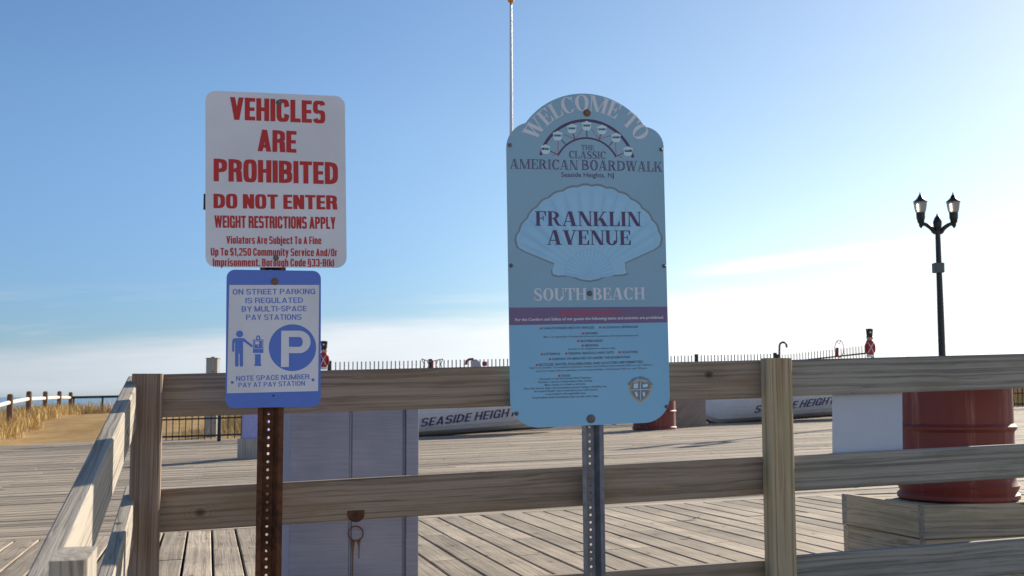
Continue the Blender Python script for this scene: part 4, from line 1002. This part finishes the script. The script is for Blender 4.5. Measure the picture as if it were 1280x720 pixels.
# ------------------------------------------------------------------ flagpole
FD = 30.5
fb = P(639.6, 300, FD); M['pole_white'] = flat('white_flagpole', (.55, .55, .56), .4, .3); M['gold'] = flat('gold_ball', (.60, .28, .03), .3, .8, .1)
fz = P(639.6, 6, FD).z
fp = thing('flagpole', (fb.x, fb.y, deckz(fb.x)), 'tall slender white flagpole with a gold ball behind the welcome sign', 'flagpole')
m = MB(); m.lathe((fb.x, fb.y, deckz(fb.x) - .3), [(.065, 0), (.06, 3), (.03, fz - deckz(fb.x) + .3)], 14); m.build('pole', M['pole_white'], fp, True)
m = MB(); m.lathe((fb.x, fb.y, fz), [(.012, 0), (.03, .01), (.012, .05)], 12); m.build('truck', M['iron'], fp, True)
bz = P(639.8, 0, FD).z; m = MB(); m.lathe((fb.x, fb.y, bz - .085), [(.085 * math.sin(R(a)), .085 - .085 * math.cos(R(a))) for a in range(0, 181, 15)], 20); m.build('ball', M['gold'], fp, True)

# ------------------------------------------------------------------ iron railing along the beach side
def railing(pts, height, pitch, label, posts_every=2.45, h2=None, low=.13, mid=None, name='iron_railing'):
    p0 = Vector(pts[0]); t = thing(name, (p0.x, p0.y, deckz(p0.x)), label, 'railing')
    for a, b in zip(pts[:-1], pts[1:]):
        a, b = Vector((a[0], a[1], 0)), Vector((b[0], b[1], 0)); L = (b - a).length; d = (b - a) / L; H_ = lambda q: height + ((h2 or height) - height) * (q - a).length / L; nn = Vector((-d.y, d.x, 0))
        nb_ = max(1, round(L / posts_every)); bay = L / nb_
        for i in range(nb_ + 1):
            if i == 0 and (a - Vector((pts[0][0], pts[0][1], 0))).length > .01: continue
            q = a + d * bay * i; z = deckz(q.x); m = MB(); m.board((q.x, q.y, z - .02), (q.x, q.y, z + H_(q) + .03), d * .075, nn * .075, .006); m.build('post', M['iron'], t)
        for i in range(nb_):
            m = MB(); s0, s1 = a + d * (bay * i + .04), a + d * (bay * (i + 1) - .04)
            for zz_ in (1, 0):
                m.board((s0.x, s0.y, deckz(s0.x) + (H_(s0) - .2 if zz_ else low)), (s1.x, s1.y, deckz(s1.x) + (H_(s1) - .2 if zz_ else low)), Zv * .04, nn * .035, .003)
            if mid: m.board((s0.x, s0.y, deckz(s0.x) + mid), (s1.x, s1.y, deckz(s1.x) + mid), Zv * .035, nn * .035, .003)
            n_ = int((bay - .08) / pitch)
            for k in range(1, n_ + 1):
                q = s0 + d * ((bay - .08) * k / (n_ + 1)); z = deckz(q.x)
                m.board((q.x, q.y, z + .05), (q.x, q.y, z + H_(q)), d * .02, nn * .02, .002)
            m.build('picket_panel', M['iron'], t)
    return t
def dx_(x, D): return ((x - 640) / F * D, D)
r0, r1, r2 = dx_(412, 26.9), dx_(968, 31.4), dx_(1090, 31.0)
hA = P(450, 452, 27.2).z - deckz(P(450, 452, 27.2).x)
main_rail = railing([r0, r1], hA, .102, 'long black iron railing behind the two white boats')
side_rail = railing([dx_(971.5, 31.4), r2], P(970, 444.5, 31.6).z - deckz(P(970, 444.5, 31.6).x), .075, 'black iron railing rising to a toy soldier figure', h2=P(1090, 431, 31).z - deckz(P(1090, 431, 31).x))
railing([dx_(1240, 33.0), dx_(1420, 33.6)], 1.0, .13, 'black iron railing at the right edge beyond the red drum', mid=.42)
gate = railing([dx_(192, 26.2), dx_(276, 26.2), dx_(330, 26.4)], 1.15, .15, 'low black iron gate panels in front of golden dune grass', 2.0, mid=.50)

# ------------------------------------------------------------------ boats
M['boat'] = flat('white_boat_paint', (.68, .69, .75), .4, 0, .06, 5); M['boat_text'] = flat('navy_boat_lettering', (.085, .075, .22), .5)
M['rubber'] = flat('dark_rubbing_strip', (.05, .045, .045), .7)
def make_boat(cx, D, label, ts=0):
    base = P(cx, 538, D); base.z = deckz(base.x)
    t = thing('lifeguard_boat', base, label, 'boat', 'white lifeguard boats parked along the beach railing')
    L, B, H = 4.75, .78, .74; pitch_ = .034
    ax = (U * .995 + V * -.02).normalized(); ay = Vector((-ax.y, ax.x, 0))
    def zk(s): k = max(0, (abs(s) - .74) / .26); return .04 + .66 * (1 - math.sqrt(max(0, 1 - k * k)))
    def half(s, f):                                   # half breadth at height fraction f
        env = (1 - abs(s) ** 4); return B * max(0, env) ** .75 * (f ** .42) + .005
    def pos(s, y, z): p = Vector((base.x, base.y, 0)) + ax * (s * L / 2) + ay * y; p.z = deckz(p.x) + z + pitch_ * 0 + (s * L / 2) * (pitch_) + .02; return p
    def side(s, z):                                   # half breadth at absolute height
        top_ = H + .12 * s * s; f = (z - zk(s)) / max(.02, top_ - zk(s)); return half(s, max(0, min(1, f)))
    N, K = 40, 8; hull = MB()
    for sgn in (-1, 1):
        rows = []
        for i in range(N + 1):
            s = -1 + 2 * i / N; col = []; top_ = H + .12 * s * s
            for k in range(K):
                for e in (0, 1):
                    f = (k + e) / K; y = half(s, f) + (.016 if e == 0 and k else 0) * (1 - abs(s) ** 4); col.append(pos(s, sgn * y, zk(s) + f * (top_ - zk(s))))
            rows.append(col)
        C = 2 * K; vs = [p for r_ in rows for p in r_]
        hull.add(vs, [(i * C + j, i * C + j + 1, (i + 1) * C + j + 1, (i + 1) * C + j) for i in range(N) for j in range(C - 1)])
    hull.build('hull', M['boat'], t)
    gw = MB()
    for sgn in (-1, 1): gw.tube([pos(-1 + 2 * i / N, sgn * (half(-1 + 2 * i / N, 1) + .02), H + .12 * (-1 + 2 * i / N) ** 2) for i in range(N + 1)], .03, 6)
    gw.build('gunwale', M['rubber'], t)
    kl = MB(); kl.tube([pos(-1 + 2 * i / N, 0, zk(-1 + 2 * i / N) - .02) for i in range(N + 1)], .03, 6); kl.build('keel', M['rubber'], t)
    th_ = MB()
    for s in (-.5, 0, .5): th_.board(pos(s, -half(s, .8) + .05, H * .8), pos(s, half(s, .8) - .05, H * .8), ax * .24, Zv * .03)
    th_.build('thwart', M['ply'], t)
    polys, wd = layout('SEASIDE HEIGHTS', lambda c: sans(c, .16, .14, .62, 2.6, .13)); tm = MB(); x0, wid, zb__, cap = -1.08 + ts, 2.16, .28, .168
    for p in polys:
        q = []
        for x, y in p:
            s = (x0 + wid * (x + .12 * y) / wd) / (L / 2); z = zb__ + y * cap + .045 * (s * L / 2); q.append(pos(s, -(side(s, z) + .022), z))
        tm.add(q, [tuple(range(len(q)))])
    tm.build('lettering', M['boat_text'], t)
    return t
make_boat(585, 25.3, 'white lapstrake boat lettered in navy between the grey box and the welcome sign')
make_boat(987, 28.6, 'white lapstrake boat lettered in navy behind the pale fence post', -.03)

# red drum and plywood sheet between the boats
pr = deck_at(826, 537)
pr = P(818, 533, 25.0); pr.z = deckz(pr.x)
d2 = thing('steel_drum', pr, 'dark red drum mostly hidden at the lower right of the welcome sign', 'drum')
m = MB(); m.lathe(pr, [(.44, 0), (.46, .01), (.46, .05), (.44, .07), (.44, .36), (.46, .38), (.44, .40), (.44, .70), (.46, .72), (.46, .76), (.42, .76), (.42, .73), (0, .73)], 32); m.build('barrel', M['drum'], d2, True)
m = MB(); m.lathe(pr + Zv * .735, [(.40, 0), (.40, .012), (0, .014)], 32); m.build('lid', M['drum'], d2)
pq = P(861, 531, 26.0); pq.z = deckz(pq.x)
m = MB(); m.board((pq.x - .27, pq.y, pq.z), (pq.x + .26, pq.y + .1, pq.z + .66), Vector((-.5, 0, .5)).normalized() * .001 + Zv * .0, V * .02) if False else None
m = MB()
qd = [(pq.x - .27, pq.z), (pq.x + .38, pq.z + .0), (pq.x + .38, pq.z + .72), (pq.x - .27, pq.z + .70)]
m.add([(x, pq.y + (z - pq.z) * .12, z) for x, z in qd] + [(x, pq.y + .03 + (z - pq.z) * .12, z) for x, z in qd], [(0, 1, 2, 3), (7, 6, 5, 4), (0, 4, 5, 1), (1, 5, 6, 2), (2, 6, 7, 3), (3, 7, 4, 0)],
      [Vector(((x + z) * .7, (z - x) * .7, e)) for e in (0, .03) for x, z in qd])
tag(m.build('plywood_sheet', M['ply']), 'grey brown plywood sheet leaning between red drum and white boat', 'plywood')

# ------------------------------------------------------------------ bin on a plinth, wooden post, by the gate
M['bin'] = flat('lavender_bin', (.30, .33, .62), .5); M['plinth'] = wood('pale_plinth_wood', (.22, .20, .18), (.42, .40, .37), .1)
bp_ = deck_at(312, 574); 
tb = thing('bin', (bp_.x, bp_.y, deckz(bp_.x)), 'lavender blue bin on a pale timber plinth left of the rusty post', 'bin')
k_ = bp_.y / F
m = MB(); m.box((bp_.x + 2 * k_, bp_.y + .35, deckz(bp_.x) + 12.5 * k_), 37 * k_, .6, 25 * k_, ch=.01); m.build('plinth', M['plinth'], tb)
m = MB(); m.box((bp_.x + 4 * k_, bp_.y + .35, deckz(bp_.x) + 25 * k_ + 21 * k_), 33 * k_, .52, 42 * k_, ch=.03); m.build('body', M['bin'], tb)
m = MB(); m.box((bp_.x + 4 * k_, bp_.y + .35, deckz(bp_.x) + 67.6 * k_), 35 * k_, .55, 2 * k_, ch=.005); m.build('lid', M['bin'], tb)
wp = P(265.5, 500, 29.0); zt = P(265.5, 447, 29.0).z
wpt = thing('wooden_post', (wp.x, wp.y, -.4), 'grey square wooden post showing above the top rail left of the parking panel', 'post')
m = MB(); m.board((wp.x, wp.y, -.6), (wp.x, wp.y, zt - .03), Vector((.27, 0, 0)), Vector((0, .27, 0)), .008); m.build('shaft', M['plinth'], wpt)
m = MB(); m.lathe((wp.x, wp.y, zt - .03), [(.205, 0), (.205, .02), (.06, .03), (.05, .05), (0, .052)], 4); m.build('cap', M['ply'], wpt)

# ------------------------------------------------------------------ festive figures on the railing
M['sol_red'] = flat('soldier_red', (.36, .03, .035), .5); M['sol_black'] = flat('soldier_black', (.018, .018, .022), .5); M['skin'] = flat('painted_skin', (.55, .32, .22), .6); M['white'] = flat('white_paint', (.70, .69, .70), .5)
def soldier(x, ybot, D, label):
    p = P(x, ybot, D); k = D / F
    t = thing('toy_soldier', p, label, 'toy soldier', 'toy soldier figures on the iron railing')
    Bp = lambda z: (p.x, p.y, p.z + z * k)
    m = MB(); m.lathe(Bp(0), [(4.6 * k, 0), (4.6 * k, 3 * k), (3.8 * k, 3.2 * k), (0, 3.2 * k)], 16); m.build('base', M['white'], t)
    m = MB(); m.lathe(Bp(3), [(3.6 * k, 0), (4.2 * k, 2 * k), (4.5 * k, 8 * k), (4.9 * k, 14 * k), (4.7 * k, 16.5 * k), (3.2 * k, 18.5 * k), (1.6 * k, 19.2 * k), (1.5 * k, 20.5 * k)], 18); body = m.build('coat', M['sol_red'], t, True)
    for s in (-1, 1):
        m = MB(); m.tube([(p.x + s * 4.6 * k, p.y - .3 * k, p.z + 17 * k), (p.x + s * 5.6 * k, p.y - .5 * k, p.z + 12 * k), (p.x + s * 5.2 * k, p.y - 1 * k, p.z + 6 * k)], [1.5 * k, 1.4 * k, 1.1 * k], 8); m.build('sleeve', M['sol_red'], t, True)
    m = MB()
    for s in (-1, 1): m.tube([(p.x + s * 3.4 * k, p.y - 3.2 * k, p.z + 18.6 * k), (p.x + s * .0 * k, p.y - 5.2 * k, p.z + 12.2 * k), (p.x - s * 3.4 * k, p.y - 3.6 * k, p.z + 5.5 * k)], .45 * k, 6)
    m.build('crossbelt', M['white'], t)
    m = MB(); m.lathe(Bp(20), [(1.6 * k, -.5 * k), (3.2 * k, .8 * k), (3.9 * k, 3 * k), (3.7 * k, 5.5 * k), (2.8 * k, 7 * k), (0, 7.5 * k)], 16); hd_ = m.build('head', M['skin'], t, True)
    for s in (-1, 1): m = MB(); m.lathe((p.x + s * 1.4 * k, p.y - 3.5 * k, p.z + 23.9 * k), [(.5 * k, -.3 * k), (.5 * k, .3 * k)], 8); m.build('eye', M['sol_black'], t)
    m = MB(); m.lathe(Bp(25), [(4.4 * k, 0), (4.2 * k, .8 * k), (3.7 * k, 1.2 * k), (4.3 * k, 8.5 * k), (4.6 * k, 10 * k), (4.2 * k, 10.6 * k), (0, 10.9 * k)], 18); m.build('hat', M['sol_black'], t, True)
    m = MB(); m.lathe((p.x, p.y - 4.1 * k, p.z + 31 * k), [(1.3 * k, -.3 * k), (1.1 * k, .4 * k), (0, .6 * k)], 10, Vector((0, -1, 0))); m.build('badge', M['white'], t)
soldier(404.8, 462, 26.8, 'toy soldier figure just right of the blue parking panel')
soldier(1087.8, 446.5, 30.7, 'toy soldier figure at the right end of the railing')
# candy cane
M['cane'] = None
mc_, hc_, bc_ = principled('candy_stripe', (.6, .1, .1), .5)
sc_ = hc_.n('ShaderNodeSeparateXYZ', ins={0: hc_.n('ShaderNodeTexCoord').outputs['Object']})
hc_.t.links.new(hc_.mix(hc_.m('GREATER_THAN', hc_.m('SINE', hc_.m('MULTIPLY', hc_.m('ADD', sc_.outputs[2], hc_.m('MULTIPLY', sc_.outputs[0], .6)), 75)), .1), (.10, .02, .025), (.25, .18, .18)), bc_.inputs['Base Color'])
D_ = 30.6; pts = [P(974.4, 458, D_), P(974.2, 440, D_), P(974.4, 433.5, D_)] + [P(978.8 - 4.4 * math.cos(R(a)), 432.4 - 4.6 * math.sin(R(a)), D_) for a in range(0, 181, 20)] + [P(983.4, 434.5, D_)]
m = MB(); m.tube(pts, .028, 10); o = m.build('candy_cane', mc_, None, True); tag(o, 'red striped candy cane sticking up behind the pale fence post', 'candy cane')
# wire light frames
M['wire'] = flat('pale_wire', (.42, .30, .30), .5); M['sol_redf'] = flat('garland_red', (.25, .03, .03), .6)
def frame_star(paths, D, core, name, label, cat):
    p = P(*core[0], D); t = thing(name, p, label, cat)
    m = MB()
    for pa in paths: m.tube([P(x, y, D) for x, y in pa], .011, 6)
    m.build('wire_outline', M['wire'], t)
    m = MB(); a, b, w_ = core; m.tube([P(*a, D), P(*b, D)], w_ * D / F, 10); m.build('bow_knot', M['sol_redf'], t, True)
frame_star([[(527, 448.5), (533, 450.5), (540, 452), (547, 450), (553.5, 448.8)], [(527, 448.5), (530, 455), (529, 462)], [(553.5, 448.8), (551, 455), (553, 462)], [(534, 451), (536, 457), (533, 462)], [(547, 450.5), (545, 457), (549, 462)]], 27.6, ((540.5, 461), (540.5, 450.5), 1.4), 'wire_bow', 'pink wire bow decoration with a red knot on the long railing', 'decoration')
ov = [(1049 + 5.6 * math.cos(R(a)), 436 + 11 * math.sin(R(a))) for a in range(0, 361, 20)]
frame_star([ov, [(1046, 426.5), (1049, 430), (1051, 426)]], 30.8, ((1046.5, 446), (1046.5, 434.5), 1.9), 'wire_wreath', 'oval wire wreath with a red bow on the side railing', 'decoration')
# a stuffed gnome-like cap shape and bow
M['felt'] = flat('grey_felt', (.36, .35, .40), .8)
D_ = 27.7; p = P(592, 461, D_); t = thing('festive_cap', p, 'pale grey festive cap with red trim hung on the long railing', 'decoration')
capo = [(585, 461), (584, 456), (585, 451.5), (588, 449.4), (592.5, 448.8), (597, 450), (600, 453), (601.5, 457), (604, 461.5), (586, 463)]
m = MB(); m.prism([P(x, y, D_) for x, y in [(588, 462), (588.5, 456), (588, 452), (591, 449.6), (595, 449), (598.5, 451), (600.5, 455), (603, 462)]], (0, .12, 0)); m.build('cap', M['felt'], t)
m = MB(); m.tube([P(x, y, D_) for x, y in [(582.5, 456), (583, 451.5), (586, 449.5), (590, 449), (592, 449)]], .03, 8); m.build('trim', M['sol_redf'], t, True)
m = MB(); m.lathe(P(606, 457.5, D_) - Vector((0, .05, 0)), [(.055, 0), (.06, .05), (.055, .1)], 12); m.build('bobble', M['sol_redf'], t, True)

# ------------------------------------------------------------------ dune fence at far left
posts = []
for x, yt, D in ((-14, 499, 30.5), (13, 492.3, 33), (36.6, 488.8, 36.5), (57, 489, 41), (74.6, 488.8, 46), (88.6, 490, 50.5)):
    p = P(x, yt, D); posts.append(p)
df = thing('dune_fence', (posts[1].x, posts[1].y, dune_left_z(posts[1].x, posts[1].y)), 'rustic brown post fence with pale rails in the dune grass', 'fence')
for p in posts:
    z0 = dune_left_z(p.x, p.y) - .3; m = MB(); r_ = .085
    m.lathe((p.x, p.y, z0), [(r_, 0), (r_ * 1.02, (p.z - z0) * .5), (r_, p.z - z0 - .05), (r_ * .75, p.z - z0 - .01), (0, p.z - z0)], 10); m.build('post', M['dune_post'], df, True)
for a, b in zip(posts[:-1], posts[1:]):
    m = MB(); m.tube([(a.x, a.y - .1, a.z - .24), (b.x, b.y - .1, b.z - .24)], .055, 8); m.build('rail', M['white_rail'], df, True)
pr_ = thing('pipe_rail', P(92, 500, 50.5), 'thin dark handrail running right from the dune fence', 'handrail')
a, b = P(90, 496.8, 50.4), P(205, 494.5, 49)
m = MB(); m.tube([a, b], .05, 8); m.build('rail', M['iron'], pr_, True)
for k in range(0, 4):
    q = a.lerp(b, .02 + k / 3 * .96); m = MB(); m.tube([(q.x, q.y, dune_left_z(q.x, q.y) - .3), (q.x, q.y, q.z - .03)], .045, 8); m.build('post', M['iron'], pr_, True)
sp_l = []
for p in posts: sp_l += [(p.x, p.y, .9, 260), (p.x - .8, p.y - 1.2, 1.0, 240)]
for a, b in zip(posts[:-1], posts[1:]):
    for k in (.3, .6): sp_l.append((a.x + (b.x - a.x) * k - .3, a.y + (b.y - a.y) * k - .4, 1.0, 220))
for k in range(14): sp_l.append((-19 + k * .55, 49.5 + rnd.uniform(-.6, .6), .8, 160))
grass('dune_grass', sp_l, .2, .58, dune_left_z)
sp_b = [(x, 29.4 + max(0, x + 4) * .5 + rnd.uniform(0, 3), 1.4, 320) for x in frange(-11, -3, .9)]
sp_b = [(x, 29.2 + rnd.uniform(0, 2.4), 1.3, 420) for x in frange(-7.0, -4.5, .45)] + [(x, 36 + rnd.uniform(0, 3), 1.4, 380) for x in frange(12, 19, .8)]
grass('ridge_grass', sp_b, .5, 1.0, dune_back_z)

# ------------------------------------------------------------------ dead leaves on the ramp
M['leaf'] = flat('brown_leaf', (.10, .055, .03), .8)
def leaf(x, y, s, a, label):
    p = deck_at(x, y); m = MB(); c, sn = math.cos(a), math.sin(a); vs = []; n = 12
    for i in range(n):
        t = 2 * math.pi * i / n; r_ = s * (1 if i % 2 else .62); lx, ly = r_ * math.cos(t), r_ * .45 * math.sin(t)
        vs.append((p.x + lx * c - ly * sn, p.y + lx * sn + ly * c, p.z + .006 + abs(lx) * .25))
    m.add(vs + [(p.x, p.y, p.z + .004)], [(i, (i + 1) % n, n) for i in range(n)]); tag(m.build('leaf', M['leaf']), label, 'leaf')
leaf(867, 649.5, .055, .15, 'larger curled brown leaf lying on the ramp boards')
leaf(858, 673.5, .032, .1, 'smaller brown leaf scrap nearer the viewer on the boards')
settle()
